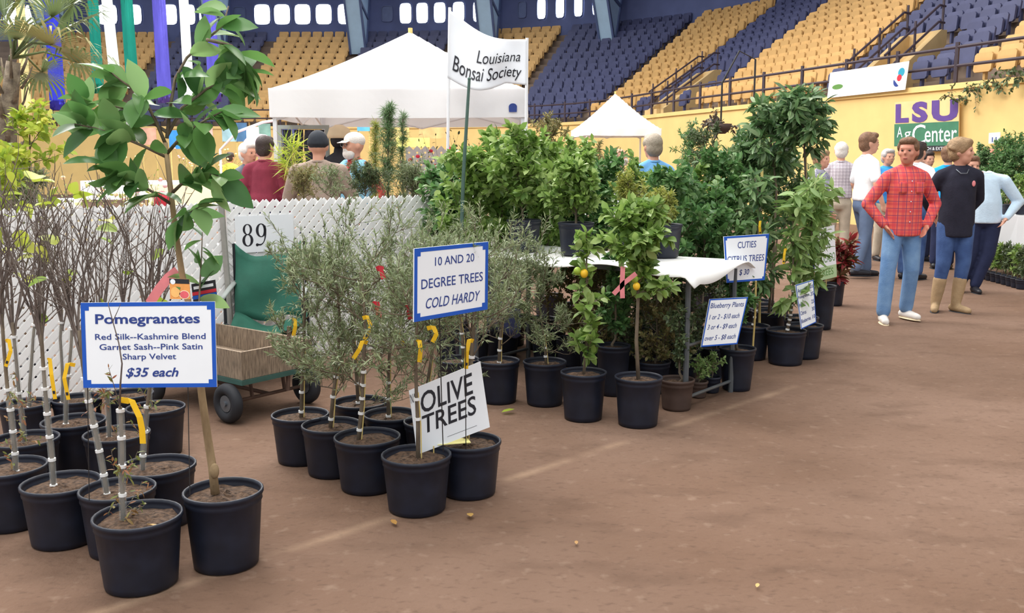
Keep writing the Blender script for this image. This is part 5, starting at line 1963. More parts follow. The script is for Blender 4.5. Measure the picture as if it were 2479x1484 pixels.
# ================================================================== PALM
pl_ = at(22, 500, 7.4)
palm = thing('fan_palm', 'fan palm with a fibrous trunk and shaggy fronds, upper left', 'palm', (pl_.x, pl_.y, 0))
M_boot = mat('palm_boot_fibre', (150, 136, 116), 0.95, 0.0, 22, 0.7, 60, c2=(96, 84, 74))
ML_palm = leaf_mat('palm_leaf', [(104, 124, 82), (134, 148, 98), (86, 106, 72), (160, 166, 112)], 0.45, 0.25)
ML_palmy = leaf_mat('dry_palm_leaf', [(178, 168, 108), (150, 150, 92), (126, 136, 84)], 0.5, 0.25)
tt = [(0, 0, 0), (0.02, 0, 0.6), (0.0, 0, 1.2), (0.03, 0, 1.75), (0.12, 0, 2.25)]
MB().tube(tt, [0.085, 0.075, 0.07, 0.07, 0.05], 12).build('trunk', M_boot, palm, True)
Rp = np.random.default_rng(12)
for k in range(46):
    z = 0.5 + 1.7 * k / 46
    a = k * 2.4
    cx = 0.02 + (0.1 * max(0, z - 1.7) / 0.5)
    p = Vector((cx + 0.068 * math.cos(a), 0.068 * math.sin(a), z))
    q = p + Vector((0.07 * math.cos(a) + 0.02, 0.07 * math.sin(a), 0.16 + 0.05 * Rp.random()))
    MB().tube([p, p.lerp(q, 0.5) + Vector((0.01 * math.cos(a), 0.01 * math.sin(a), 0)), q], [0.022, 0.016, 0.008], 5, flat=0.5).build('leaf_base', M_boot, palm, True)
head = Vector((0.12, 0, 2.28))
for k, (px, py, dy, R0, ml) in enumerate(((128, 40, -0.2, 0.42, ML_palm), (122, 108, -0.35, 0.44, ML_palmy), (40, 95, -0.3, 0.40, ML_palm), (185, 150, 0.0, 0.36, ML_palm), (62, -10, 0.1, 0.44, ML_palmy), (175, 10, 0.2, 0.42, ML_palm),
                                          (10, 40, 0.1, 0.40, ML_palm), (100, 175, 0.25, 0.36, ML_palm), (20, 170, 0.2, 0.36, ML_palmy), (150, 80, 0.45, 0.40, ML_palm))):
    c = at(px, py, 7.4 + dy) - palm.location
    pet = MB().tube([head, head.lerp(c, 0.5) + Vector((0, 0, 0.06)), c], [0.012, 0.009, 0.007], 6).build('petiole', ML_palm, palm, True)
    out = (c - head)
    out = out.normalized() if out.length > 0.05 else Vector((0.3, -0.5, 0.6)).normalized()
    s = out.cross(Vector((0, 0, 1))).normalized()
    if k % 2:
        s = (s + Vector((0, 0, 0.3))).normalized()
    n = 34
    pos, d, ln = [], [], []
    f_ = MB()
    for j in range(n):
        an = math.radians(-125 + 250 * j / (n - 1))
        dd = out * math.cos(an) + s * math.sin(an) + Vector((0, 0, 0.12))
        L = R0 * (0.8 + 0.3 * math.cos(an * 0.6)) * Rp.uniform(0.85, 1.1)
        w = 0.011
        side = dd.cross(Vector((0, 0, 1)))
        side = side.normalized() if side.length > 1e-3 else s
        p1 = c + dd * L * 0.5 + Vector((0, 0, 0.0))
        p2 = c + dd * L * 0.8 + Vector((0, 0, -0.03))
        p3 = c + dd * L + Vector((0, 0, -0.13 * Rp.random() - 0.04))
        f_.add([c - side * 0.003, c + side * 0.003, p1 + side * w, p1 - side * w, p2 + side * w * 0.8, p2 - side * w * 0.8, p3], [(0, 1, 2, 3), (3, 2, 4, 5), (5, 4, 6)])
    fo = f_.build('frond', ml, palm)
    fo['kind'] = 'stuff'

# ================================================================== BACKGROUND BOOTHS
M_cloth = mat('white_table_cloth', (248, 248, 250), 0.7, 0.03, 3)
M_ccloth = mat('cream_table_cloth', (250, 232, 184), 0.7, 0.04, 3)


def cloth_table(label, px, Y, wid, dep, hgt, m, rot=0.0):
    p = at(px, 500, Y)
    t = thing('draped_table', label, 'table', (p.x, Y, 0), rot)
    MB().box((0, 0, hgt - 0.02), (wid - 0.04, dep - 0.04, 0.03)).build('tabletop', M_bamboo, t)
    for (sx, sy) in ((-1, -1), (1, -1), (1, 1), (-1, 1)):
        MB().tube([(sx * (wid / 2 - .08), sy * (dep / 2 - .08), 0), (sx * (wid / 2 - .08), sy * (dep / 2 - .08), hgt - 0.03)], 0.018, 6).build('leg', M_steel, t)
    c = MB()
    n = 40
    per = []
    for i in range(n):
        a = i / n * 4
        k, f = int(a), a - int(a)
        cs = [(-1, -1), (1, -1), (1, 1), (-1, 1), (-1, -1)]
        x = cs[k][0] + (cs[k + 1][0] - cs[k][0]) * f
        y = cs[k][1] + (cs[k + 1][1] - cs[k][1]) * f
        per.append((x * wid / 2, y * dep / 2))
    vs = [(x, y, hgt) for x, y in per] + [(x * (1.01 + 0.02 * math.sin(i * 1.7)), y * (1.02 + 0.03 * math.sin(i * 1.7)), hgt - 0.5) for i, (x, y) in enumerate(per)]
    c.add(vs, [tuple(range(n))] + [(i + n, (i + 1) % n + n, (i + 1) % n, i) for i in range(n)])
    c.build('cloth', m, t)
    return t


cloth_table('white draped table in the left background behind the bare twigs', 118, 13.0, 0.75, 0.7, 1.0, M_cloth, 0.3)
cloth_table('cream draped table in the left background beside the white one', 205, 12.6, 0.45, 0.6, 0.80, M_ccloth)
cloth_table('long low white draped table behind the lattice at left', 300, 10.2, 2.4, 0.6, 0.62, M_cloth, 0.05)
cloth_table('white draped bonsai table under the big tent, right', 1010, 13.8, 1.2, 0.6, 0.75, M_cloth)
cloth_table('cream draped table far back under the grandstand, left of the tent', 520, 24, 3.0, 0.8, 0.95, M_ccloth)
cloth_table('white draped table far back behind the grapefruit leaves', 330, 26, 2.6, 0.8, 1.0, M_cloth)

BOARDS = [(430, 338, 40, 44, 27, (50, 130, 200), 'blue display board far back behind the grapefruit leaves'), (555, 322, 34, 40, 33, (150, 186, 196), 'pale teal display board far back, left'), (585, 320, 26, 44, 32, (70, 110, 150), 'blue grey display board far back'),
          (612, 326, 30, 36, 31, (226, 240, 236), 'white display board far back beside the tent leg'), (640, 320, 30, 40, 34, (120, 160, 150), 'green display board far back behind maroon shirt'), (500, 326, 30, 40, 33, (210, 170, 160), 'pinkish display board far back'),
          (470, 340, 26, 30, 30, (200, 90, 110), 'rose display board far back'), (360, 330, 36, 40, 33, (206, 160, 140), 'tan display board far back, left'), (700, 330, 40, 50, 30, (60, 66, 110), 'navy display board behind grey frame under the tent'),
          (960, 318, 60, 34, 26, (236, 206, 132), 'gold display board under the tent, middle'), (1050, 320, 70, 30, 26, (216, 176, 120), 'tan display board under the tent, right'), (880, 306, 30, 22, 24, (90, 170, 220), 'small sky blue board behind bearded man'),
          (1000, 345, 80, 22, 22, (240, 226, 130), 'low yellow board under the tent')]
for i, (px, py, w, h, Y, c, lb) in enumerate(BOARDS):
    p = at(px, py, Y)
    wm, hm = w / FPX * Y, h / FPX * Y
    t = thing('display_board', lb, 'display board', (p.x, Y, 0))
    MB().box((0, 0, p.z), (wm, 0.03, hm)).build('panel', mat('board_%d' % i, c, 0.6, 0.25, 3.0), t)
    for sx in (-0.45, 0.45):
        MB().tube([(sx * wm, 0.03, 0), (sx * wm, 0.03, p.z + hm / 2)], 0.015, 6).build('post', M_bamboo, t)
# pink round awning
p = at(628, 352, 22)
t = thing('pink_stall', 'small pink stall top with white arched frame left of tent leg', 'stall', (p.x, 22, 0))
MB().ellipsoid((0, 0, p.z), (0.38, 0.3, 0.26)).build('pink_top', mat('pale_pink_cloth', (250, 190, 214), 0.7, 0.06, 4), t, True)
MB().tube([(-0.9, 0, 0), (-0.9, 0, p.z - 0.1), (-0.5, 0, p.z + 0.3), (0.1, 0, p.z + 0.52), (0.4, 0, p.z + 0.56)], 0.03, 8).build('arched_pole', M_tpole, t)
MB().tube([(0, 0, 0), (0, 0, p.z - 0.2)], 0.04, 8).build('stand', M_tpole, t)
# red cooler on the floor behind the lattice
p = at(392, 472, 8.6)
t = thing('red_bag', 'red and black bag just behind the lattice, beside grapefruit stem', 'bag', (p.x, 8.6, 0.0))
MB().ellipsoid((0, 0, p.z - 0.09), (0.075, 0.06, 0.13)).build('body', M_red, t, True)
MB().tube([(0, 0, 0), (0, 0, p.z - 0.25), (0, 0, p.z - 0.2)], [0.10, 0.10, 0.07], 12).build('stand', M_black, t)

# ---- grey pipe frame with hanging dark goods
t = thing('grey_frame_stand', 'square grey pipe frame with dark goods hanging, under tent left', 'frame', (at(737, 400, 12.6).x, 12.6, 0))
M_greyp = mat('grey_frame_paint', (168, 176, 172), 0.6, 0.05, 6)
hw = 0.31
ztop = at(737, 303, 12.6).z
for sx in (-1, 1):
    MB().box((sx * hw, 0, ztop / 2), (0.05, 0.05, ztop)).build('upright', M_greyp, t)
MB().box((0, 0, ztop - 0.025), (2 * hw - 0.05, 0.05, 0.05)).build('top_bar', M_greyp, t)
MB().box((0, 0, 0.9), (2 * hw - 0.05, 0.04, 0.04)).build('lower_bar', M_greyp, t)
M_dcloth = mat('dark_goods', (58, 58, 72), 0.8, 0.5, 14)
for k in range(4):
    x = -0.21 + 0.14 * k
    MB().slab(lambda u, v, x=x, k=k: (x + 0.12 * (u - 0.5) + 0.01 * math.sin(6 * v + k), 0.02 * math.sin(5 * u + k), ztop - 0.06 - (0.5 + 0.1 * math.sin(k * 2)) * v), 4, 8, 0.01).build('hanging_cloth', M_dcloth, t, True)
# a dark hat display between the two men
p = at(822, 350, 12.4)
t = thing('dark_display_form', 'black torso form with a pale striped cap behind the two men', 'display form', (p.x, 12.4, 0))
MB().lathe([(0.16, 0.9), (0.2, 1.1), (0.23, 1.35), (0.19, 1.55), (0.08, 1.62), (0.07, 1.68)], 16).build('torso', M_black, t, True)
MB().ellipsoid((0, 0, 1.78), (0.12, 0.13, 0.12)).build('head_form', M_black, t, True)
MB().lathe([(0.17, 1.80), (0.16, 1.84), (0.13, 1.92), (0.05, 1.97), (0.0, 1.975)], 16).build('cap', M_cream, t, True)
MB().tube([(0, 0, 0), (0, 0, 0.92)], 0.03, 8).build('stand_pole', M_steel, t)
# orange crate
p = at(840, 452, 11.6)
t = thing('orange_box', 'orange box on a stand between the two men', 'box', (p.x, 11.6, 0))
MB().box((0, 0, 1.27), (0.2, 0.2, 0.16)).build('box', M_orange, t)
MB().box((0, 0, 0.595), (0.14, 0.14, 1.19)).build('plinth', M_cloth, t)

# ---- second lattice in the tent, flowers
lattice('far white lattice screen under the right half of the tent', Vector((at(985, 400, 13.2).x, 13.2, 0)), Vector((1, 0, 0)), 0.0, 0.62, 0.78, 0.92, per=0.11, sw=0.052, name='lattice_screen')
Rw = np.random.default_rng(31)
M_flow = mat('red_flower', (236, 60, 84), 0.6, 0.15, 20)
M_flowp = mat('pink_flower', (246, 190, 190), 0.6, 0.15, 20)


def flower_pot(label, px, py, Y, n, mm, leafm, r=0.16, base=0.75):
    p = at(px, py, Y)
    t = thing('flowering_plant', label, 'plant', (p.x, Y, base))
    hz = max(0.16, p.z - base)
    MB().lathe([(0.06, 0), (0.085, 0.11), (0.09, 0.12), (0.08, 0.12), (0.075, 0.1)], 14).build('pot', M_potb, t, True)
    brs = []
    for k in range(14):
        d = np.array([Rw.normal(0, 0.6), Rw.normal(0, 0.6), 1.0])
        brs.append((pline((0, 0, 0.1), d / np.linalg.norm(d), hz * Rw.uniform(0.7, 1.2), 0.1, 5, Rw, 0.12), 0.004, 2))
    twigs_obj('stems', brs, M_twig, t)
    pos, d, ln = leaves_on(brs, Rw, 10, (2,), (0.03, 0.06), 0.8)
    o = obj('foliage', leaf_mesh('foliage', pos, d, ln, 'broad', leafm, Rw), t)
    o['kind'] = 'stuff'
    for k in range(n):
        q = brs[k % len(brs)][0][-1 - (k // len(brs))]
        MB().ellipsoid(q, (0.028, 0.028, 0.022), None, 8, 6).build('flower', mm, t, True)
    return t


flower_pot('pink flowering plant on the white table below the far lattice', 1030, 425, 13.6, 9, M_flowp, ML_brown)
flower_pot('red flowering plant left of the thin green stake', 1090, 352, 12.3, 5, M_flow, ML_olived, base=0.75)
flower_pot('red flowering plant right of the thin green stake', 1152, 352, 12.2, 6, M_flow, ML_brown, base=0.75)
flower_pot('pale flowering plant on the white table, left end', 985, 405, 13.7, 8, M_flowp, ML_moss)
M_flowc = mat('peach_flower', (250, 206, 160), 0.6, 0.12, 20)
M_flowy = mat('pale_yellow_flower', (250, 240, 170), 0.6, 0.12, 20)
for i, (px, Y, mm, lb) in enumerate(((225, 10.15, M_flowc, 'peach flowering plant on the long low table, left'), (275, 10.25, M_flowy, 'pale yellow flowering plant on the long low table, middle'), (345, 10.2, M_flowp, 'pink flowering plant on the long low table, right'))):
    flower_pot(lb, px, 445, Y, 9, mm, ML_moss, base=0.62)
for i, (px, Y, mm, lb) in enumerate(((455, 24.0, M_flowp, 'pink flowers on the far cream table, left'), (500, 24.1, M_flowc, 'peach flowers on the far cream table, middle'), (540, 23.9, M_flowy, 'pale yellow flowers on the far cream table, right'), (300, 26.0, M_flowy, 'pale yellow flowers on the far white table'))):
    flower_pot(lb, px, 372, Y, 12, mm, ML_moss, base=0.95 if Y < 25 else 1.0)
cloth_table('low white table holding the red flowering plants', 1122, 12.25, 0.8, 0.5, 0.75, M_cloth)

# ---- plants rising above the lattice: spires, bonsai shrubs
def bush(name, label, px, Y, zb, crown, seed, ml, kind='long', size=(0.03, 0.05), n1=16, per=12, n2=5, pot=0.2, elev=(5, 60), bend=0.3, base=0.0, potm=None, t0=0.25, cat=None):
    t = broad(name, label, px, 0, pot, pot * 0.9, crown, seed, ml, size=size, n1=n1, n2=n2, per=per, kind=kind, Y=Y, zbase=base, thick=0.008, elev=elev, bend=bend, t0=t0, mpot=potm)
    t['category'] = cat or 'potted plant'
    return t


bush('juniper', 'tall narrow juniper with pointed spires right of the bearded man', 938, 8.6, 0, (940, 350, 34, 105), 501, ML_avo, 'needle', (0.05, 0.09), 30, 14, 4, elev=(45, 80), bend=0.6)
bush('juniper', 'slim juniper spire left of the tallest one', 905, 8.9, 0, (908, 365, 16, 80), 502, ML_moss, 'needle', (0.05, 0.08), 20, 12, 3, elev=(50, 80), bend=0.6)
bush('juniper', 'slim juniper spire right of the tallest one', 975, 8.8, 0, (975, 355, 18, 90), 503, ML_avo, 'needle', (0.05, 0.08), 20, 12, 3, elev=(50, 80), bend=0.6)
bush('bonsai_shrub', 'flat green clipped bonsai shrub before the bearded man', 880, 8.3, 0, (885, 452, 62, 26), 504, ML_olived, 'narrow', (0.03, 0.05), 20, 16, 6)
bush('bonsai_shrub', 'brown clipped bonsai shrub before the tent leg', 738, 8.4, 0, (735, 455, 55, 30), 505, ML_brown, 'narrow', (0.03, 0.05), 18, 14, 6)
bush('bonsai_shrub', 'grey-green spreading shrub behind the lattice, right', 985, 8.5, 0, (1000, 460, 60, 40), 506, ML_olive, 'narrow', (0.03, 0.06), 18, 14, 6)
bush('bonsai_shrub', 'thin grey-green shrub above the lattice, between the men', 800, 8.2, 0, (800, 458, 45, 30), 507, ML_olive, 'narrow', (0.03, 0.06), 12, 8, 4)
t = bush('sago_plant', 'pale green spiky plant before the grey frame', 705, 10.8, 0, (705, 395, 38, 40), 508, ML_yellow, 'needle', (0.15, 0.3), 14, 5, 1, elev=(30, 80), base=0.55)
MB().box((0, 0, -0.275), (0.3, 0.3, 0.55)).build('plinth', M_cloth, t)
bush('yellow_shrub', 'yellow-green leafy shrub beside the palm trunk', 70, 6.3, 0, (72, 355, 85, 75), 509, ML_yellow, 'broad', (0.05, 0.09), 10, 5, 3)
bush('yellow_shrub', 'yellow-green leafy shrub low at the left photo edge', 4, 6.0, 0, (10, 440, 55, 70), 510, ML_yellow, 'broad', (0.05, 0.08), 8, 4, 3)
bush('yellow_shrub', 'dull green fine-leaved bush behind the left lattice end', 60, 6.6, 0, (62, 470, 62, 50), 511, ML_olive, 'narrow', (0.04, 0.07), 14, 10, 5)

# ================================================================== RIGHT BACKGROUND PLANT TABLE
rt_ = cloth_table('white draped plant table at the right edge of the photo', 2470, 12.6, 1.25, 0.9, 0.82, M_cloth, -0.25)
Rr = np.random.default_rng(41)
for i, (px, Y, cr, lb) in enumerate(((2385, 14.2, (2380, 405, 36, 34), 'low green bush behind the woman in black'), (2425, 13.6, (2425, 425, 48, 52), 'round green bush on the dirt behind the white table, left'), (2482, 13.5, (2484, 420, 48, 52), 'round green bush behind the white table, right'),
                                     (2450, 15.0, (2452, 390, 60, 30), 'broad green bush further back at the right edge'), (2505, 12.9, (2506, 440, 40, 60), 'green bush cut by the right photo edge'))):
    bush('round_bush', lb, px, Y, 0, cr, 520 + i, ML_citrusd if i % 2 else ML_avo, 'broad', (0.03, 0.055), 24, 12, 7, pot=0.3, t0=0.2)
for i, (px, lb) in enumerate(((2438, 'black pot of small green leaves on the white table, left'), (2472, 'black pot of small green leaves on the white table, right'))):
    bush('table_plant', lb, px, 12.35, 0, (px, 452, 20, 22), 530 + i, ML_citrus, 'broad', (0.03, 0.05), 10, 6, 3, pot=0.15, base=0.826)
for i in range(9):
    px = 2384 + i * 13
    Y = 12.35 - i * 0.14
    p = at(px, 600, Y)
    bush('small_potted_plant', '%s small potted plant from left in the row below white table' % nth(i + 1), px, Y, 0, (px, 392 + 1.18 * FPX / Y - 10, 11, 20), 540 + i, ML_olived if i % 3 else ML_citrus, 'long', (0.04, 0.08), 9, 6, 2, pot=0.13, t0=0.1)
# hanging basket before the yellow wall
p = at(1745, 300, 12)
t = thing('hanging_basket', 'dark hanging basket plant before the yellow wall', 'hanging plant', (p.x, 12, p.z - 0.12))
MB().lathe([(0.06, 0.0), (0.12, 0.05), (0.14, 0.12), (0.13, 0.12)], 14).build('basket', M_potb, t, True)
brs = []
for k in range(18):
    d = np.array([Rr.normal(0, 1), Rr.normal(0, 1), Rr.normal(0.4, 0.5)])
    brs.append((pline((0, 0, 0.12), d / np.linalg.norm(d), Rr.uniform(0.12, 0.26), -0.6, 5, Rr, 0.12), 0.004, 2))
twigs_obj('stems', brs, M_twig, t)
pos, d, ln = leaves_on(brs, Rr, 12, (2,), (0.04, 0.08), 0.8)
o = obj('foliage', leaf_mesh('foliage', pos, d, ln, 'broad', leaf_mat('dusky_leaf', [(72, 62, 56), (96, 82, 70), (64, 78, 54)]), Rr), t)
o['kind'] = 'stuff'
MB().tube([(0.4, 0, -(p.z - 0.12)), (0.4, 0, 0.9), (0.2, 0, 1.0), (0, 0, 0.62), (0, 0, 0.1)], 0.012, 6).build('hook_pole', M_wire, t)

# ================================================================== PEOPLE
def plaid(name, base, line1, line2, scale=16.0):
    m = bpy.data.materials.new(name)
    m.use_nodes = True
    nt = m.node_tree
    b = nt.nodes['Principled BSDF']
    b.inputs['Roughness'].default_value = 0.85
    b.inputs['Specular IOR Level'].default_value = 0.15
    tc = nt.nodes.new('ShaderNodeTexCoord')
    sp = nt.nodes.new('ShaderNodeSeparateXYZ')
    nt.links.new(tc.outputs['Object'], sp.inputs[0])
    col = None

    def stripe(out, freq, width, ph=0.0):
        a = nt.nodes.new('ShaderNodeMath')
        a.operation = 'MULTIPLY_ADD'
        a.inputs[1].default_value = freq
        a.inputs[2].default_value = ph
        nt.links.new(out, a.inputs[0])
        f = nt.nodes.new('ShaderNodeMath')
        f.operation = 'FRACT'
        nt.links.new(a.outputs[0], f.inputs[0])
        g = nt.nodes.new('ShaderNodeMath')
        g.operation = 'LESS_THAN'
        g.inputs[1].default_value = width
        nt.links.new(f.outputs[0], g.inputs[0])
        return g.outputs[0]
    prev = None
    for (o, fr, w, ph, c, amt) in ((0, scale, 0.38, 0.1, line1, 0.5), (2, scale, 0.38, 0.3, line1, 0.5), (0, scale, 0.12, 0.6, line2, 0.75), (2, scale, 0.12, 0.8, line2, 0.75)):
        s = stripe(sp.outputs[o], fr, w, ph)
        k = nt.nodes.new('ShaderNodeMath')
        k.operation = 'MULTIPLY'
        k.inputs[1].default_value = amt
        nt.links.new(s, k.inputs[0])
        mx = nt.nodes.new('ShaderNodeMix')
        mx.data_type = 'RGBA'
        nt.links.new(k.outputs[0], mx.inputs[0])
        if prev is None:
            mx.inputs[6].default_value = lin(base) + (1,)
        else:
            nt.links.new(prev, mx.inputs[6])
        mx.inputs[7].default_value = lin(c) + (1,)
        prev = mx.outputs[2]
    nt.links.new(prev, b.inputs['Base Color'])
    return m


def cloth(name, c, var=0.12, scale=10):
    return mat(name, c, 0.85, var, scale, 0.25, 60, spec=0.15)


M_skin = mat('skin', (214, 160, 136), 0.55, 0.06, 12, spec=0.35)
M_skin2 = mat('ruddy_skin', (206, 140, 118), 0.55, 0.06, 12, spec=0.35)
M_eye = mat('dark_eye', (40, 34, 34), 0.3, 0.1, 10)
M_lip = mat('lip', (176, 98, 92), 0.5, 0.05, 10)
M_jean = mat('light_denim', (126, 160, 198), 0.9, 0.0, 7, 0.3, 120, c2=(92, 128, 174))
M_jeand = mat('blue_denim', (72, 100, 150), 0.9, 0.0, 9, 0.3, 120, c2=(50, 74, 122))
M_jeang = mat('grey_denim', (104, 122, 152), 0.9, 0.1, 9, 0.3, 120)
M_navyt = cloth('navy_trousers', (44, 50, 78))
M_khaki = cloth('khaki_trousers', (188, 176, 158))
M_whiteshirt = cloth('white_cotton', (246, 246, 248), 0.03)
M_shoew = mat('white_shoe', (226, 220, 214), 0.6, 0.08, 14)
M_shoeb = mat('black_shoe', (36, 36, 42), 0.4, 0.1, 14)
M_boot = mat('tan_boot', (166, 140, 106), 0.75, 0.12, 14, 0.3, 60)
H_brown = mat('brown_hair', (118, 86, 64), 0.6, 0.25, 40, 0.6, 90)
H_dark = mat('dark_hair', (56, 44, 42), 0.55, 0.25, 40, 0.6, 90)
H_grey = mat('grey_hair', (186, 180, 176), 0.6, 0.12, 40, 0.5, 90)
H_blond = mat('blond_brown_hair', (150, 122, 90), 0.6, 0.25, 36, 0.6, 90)
H_white = mat('white_hair', (226, 220, 214), 0.6, 0.08, 40, 0.5, 90)


def remeshed(name, mb, m, parent, voxel, smooth=4):
    o = mb.build(name, m, parent, True)
    r = o.modifiers.new('remesh', 'REMESH')
    r.mode = 'VOXEL'
    r.voxel_size = voxel
    r.use_smooth_shade = True
    if smooth:
        s = o.modifiers.new('smooth', 'SMOOTH')
        s.factor = 0.5
        s.iterations = smooth
    return o


def chain(mb, pts, rad, n=12, flat=1.0):
    """limb: tube with rounded ends and joints"""
    pts = [Vector(p) for p in pts]
    # resample so that the taper is smooth
    P, Rr_ = [], []
    for i in range(len(pts) - 1):
        for k in range(4):
            t = k / 4
            P.append(pts[i].lerp(pts[i + 1], t))
            Rr_.append(rad[i] + (rad[i + 1] - rad[i]) * t)
    P.append(pts[-1])
    Rr_.append(rad[-1])
    mb.tube(P, Rr_, n, True, flat)
    for p, r in zip(pts, rad):
        mb.ellipsoid(p, (r, r, r), None, 10, 6)


def hand(mb, w, d, side, curl=0.5):
    """palm, four fingers of unequal length and a thumb; w wrist, d pointing direction, side = thumb side"""
    w, d = Vector(w), Vector(d).normalized()
    s = Vector(side)
    s = (s - d * s.dot(d)).normalized()          # across the palm, to the thumb
    n = d.cross(s).normalized()                  # palm normal
    c = w + d * 0.05
    M = Matrix((s, n, d)).transposed()
    mb.ellipsoid(c, (0.043, 0.019, 0.055), M, 12, 8)
    for i, (o, L) in enumerate(((0.030, 0.068), (0.010, 0.078), (-0.011, 0.072), (-0.031, 0.056))):
        r0 = c + d * 0.036 + s * o
        k1 = r0 + d * L * 0.45 + s * o * 0.20
        k2 = k1 + (d + n * curl * 0.6).normalized() * L * 0.32
        k3 = k2 + (d + n * curl * 1.3).normalized() * L * 0.28
        chain(mb, [r0, k1, k2, k3], [0.0092, 0.0088, 0.0080, 0.0068], 8)
    t0 = c + s * 0.034 - d * 0.018
    t1 = t0 + (s * 0.7 + d * 0.75 + n * 0.2).normalized() * 0.036
    t2 = t1 + (s * 0.25 + d + n * 0.4).normalized() * 0.030
    chain(mb, [t0, t1, t2], [0.0115, 0.0100, 0.0080], 8)


DEF = dict(elL=(-0.27, 0.05, 1.13), wrL=(-0.27, -0.05, 0.88), elR=(0.27, 0.05, 1.13), wrR=(0.27, -0.05, 0.88),
           kneeL=(-0.095, -0.02, 0.50), ankL=(-0.10, 0.02, 0.09), kneeR=(0.095, -0.02, 0.50), ankR=(0.10, 0.02, 0.09),
           toeL=None, toeR=None, head=(0.0, 0.0, 0.0), yaw=0.0, nod=0.0, lean=0.0)


def person(label, px, Y, height, face, shirt, trousers, shoes, hair, style='short', sleeve='long', vox=0.018, pose=None, skin=None, hem=0.86, build=1.0, boots=False, py=None, group=None, extra=None, tuck=False, eyes=True, shirt_name='shirt'):
    skin = skin or M_skin
    ps = dict(DEF)
    ps.update(pose or {})
    if py is not None:
        q = gz(px, py)
    else:
        q = at(px, 500, Y)
        q = Vector((q.x, Y, 0))
    t = thing('person', label, 'person', (q.x, q.y, 0), face, group)
    t.scale = (height / 1.75,) * 3
    B = build
    V = Vector
    hd = V(ps['head'])
    sh = {-1: V((-0.172 * B, 0.012, 1.378)), 1: V((0.172 * B, 0.012, 1.378))}
    hip = {-1: V((-0.085 * B, 0.01, 0.90)), 1: V((0.085 * B, 0.01, 0.90))}
    el = {-1: V(ps['elL']), 1: V(ps['elR'])}
    wr = {-1: V(ps['wrL']), 1: V(ps['wrR'])}
    kn = {-1: V(ps['kneeL']), 1: V(ps['kneeR'])}
    an = {-1: V(ps['ankL']), 1: V(ps['ankR'])}
    Rh = Matrix.Rotation(ps['yaw'], 3, 'Z') @ Matrix.Rotation(ps['nod'], 3, 'X')
    KS = 1.09
    hc = V((0, -0.014, 1.612)) + hd

    def hp(x, y, z):
        """head frame -> body frame; z measured from the head centre"""
        return hc + Rh @ V((x, y, z)) * KS
    # ---- body: one continuous surface from head to ankles
    b = MB()
    b.hrot, b.ks = Rh, KS
    b.ellipsoid(hp(0, 0.012, 0.022), (0.080, 0.100, 0.105), Rh, 16, 12)
    b.ellipsoid(hp(0, -0.030, -0.045), (0.058, 0.062, 0.068), Rh, 14, 10)
    b.ellipsoid(hp(0, -0.055, -0.088), (0.026, 0.026, 0.024), Rh, 10, 8)
    b.ellipsoid(hp(0, -0.078, 0.030), (0.052, 0.018, 0.016), Rh, 10, 8)
    b.tube([hp(0, -0.078, 0.022), hp(0, -0.098, -0.008), hp(0, -0.106, -0.022)], [0.009, 0.013, 0.015], 8)
    b.ellipsoid(hp(0, -0.082, -0.052), (0.024, 0.014, 0.012), Rh, 10, 6)
    for sx in (-1, 1):
        b.ellipsoid(hp(0.078 * sx, 0.014, -0.006), (0.012, 0.022, 0.034), Rh, 8, 8)
        b.ellipsoid(hp(0.040 * sx, -0.062, -0.018), (0.024, 0.026, 0.024), Rh, 10, 8)
    chain(b, [V((0, 0.02, 1.40)), V((0, 0.015, 1.47)) + hd * 0.4, hp(0, 0.02, -0.06)], [0.068, 0.056, 0.054], 12)
    b.tube([V((0, 0.01, 0.86)), V((0, 0.01, 1.05)), V((0, 0.01, 1.25)), V((0, 0.01, 1.38)), V((0, 0.01, 1.44))], [0.085, 0.08, 0.09, 0.075, 0.045], 14, True, 1.5 * B)
    for sd in (-1, 1):
        chain(b, [sh[sd], el[sd], wr[sd]], [0.050, 0.041, 0.029], 12)
        dd = (wr[sd] - el[sd]).normalized()
        inward = V((0, -1, 0.0))
        hand(b, wr[sd], dd, inward, 0.5)
        chain(b, [hip[sd], kn[sd], an[sd]], [0.078, 0.052, 0.036], 12)
    remeshed('body', b, skin, t, 0.012 if vox < 0.0155 else 0.016, 2)
    if eyes:
        for sx in (-1, 1):
            MB().ellipsoid(hp(0.030 * sx, -0.083, 0.010), (0.0125, 0.006, 0.0065), Rh, 10, 6).build('eye', M_eye, t, True)
        MB().ellipsoid(hp(0, -0.093, -0.056), (0.021, 0.006, 0.0055), Rh, 10, 6).build('mouth', M_lip, t, True)
    # ---- shirt
    s = MB()
    s.tube([V((0, 0.01, hem)), V((0, 0.01, hem + 0.1)), V((0, 0.0, 1.12)), V((0, 0.0, 1.27)), V((0, 0.01, 1.38)), V((0, 0.012, 1.445)), V((0, 0.014, 1.468))],
           [0.135 * B, 0.133 * B, 0.126 * B, 0.128, 0.112, 0.078, 0.060], 18, True, 1.32)
    for sd in (-1, 1):
        if sleeve == 'long':
            chain(s, [sh[sd] + V((0, 0, -0.005)), el[sd], el[sd].lerp(wr[sd], 0.93)], [0.064 * B, 0.056 * B, 0.043], 12)
        elif sleeve == 'short':
            chain(s, [sh[sd] + V((0, 0, -0.005)), sh[sd].lerp(el[sd], 0.78)], [0.064 * B, 0.064 * B], 12)
    for sd in (-1, 1):
        chain(s, [V((0.035 * sd, 0.02, 1.452)), V((0.10 * sd, 0.015, 1.412)), sh[sd]], [0.048, 0.058, 0.060 * B], 12)
    remeshed(shirt_name, s, shirt, t, vox, 4)
    col = MB()
    col.tube([V((0, 0.014, 1.452)), V((0, 0.012, 1.480))], [0.074, 0.066], 16, True, 1.12)
    remeshed('collar', col, shirt, t, 0.012, 2)
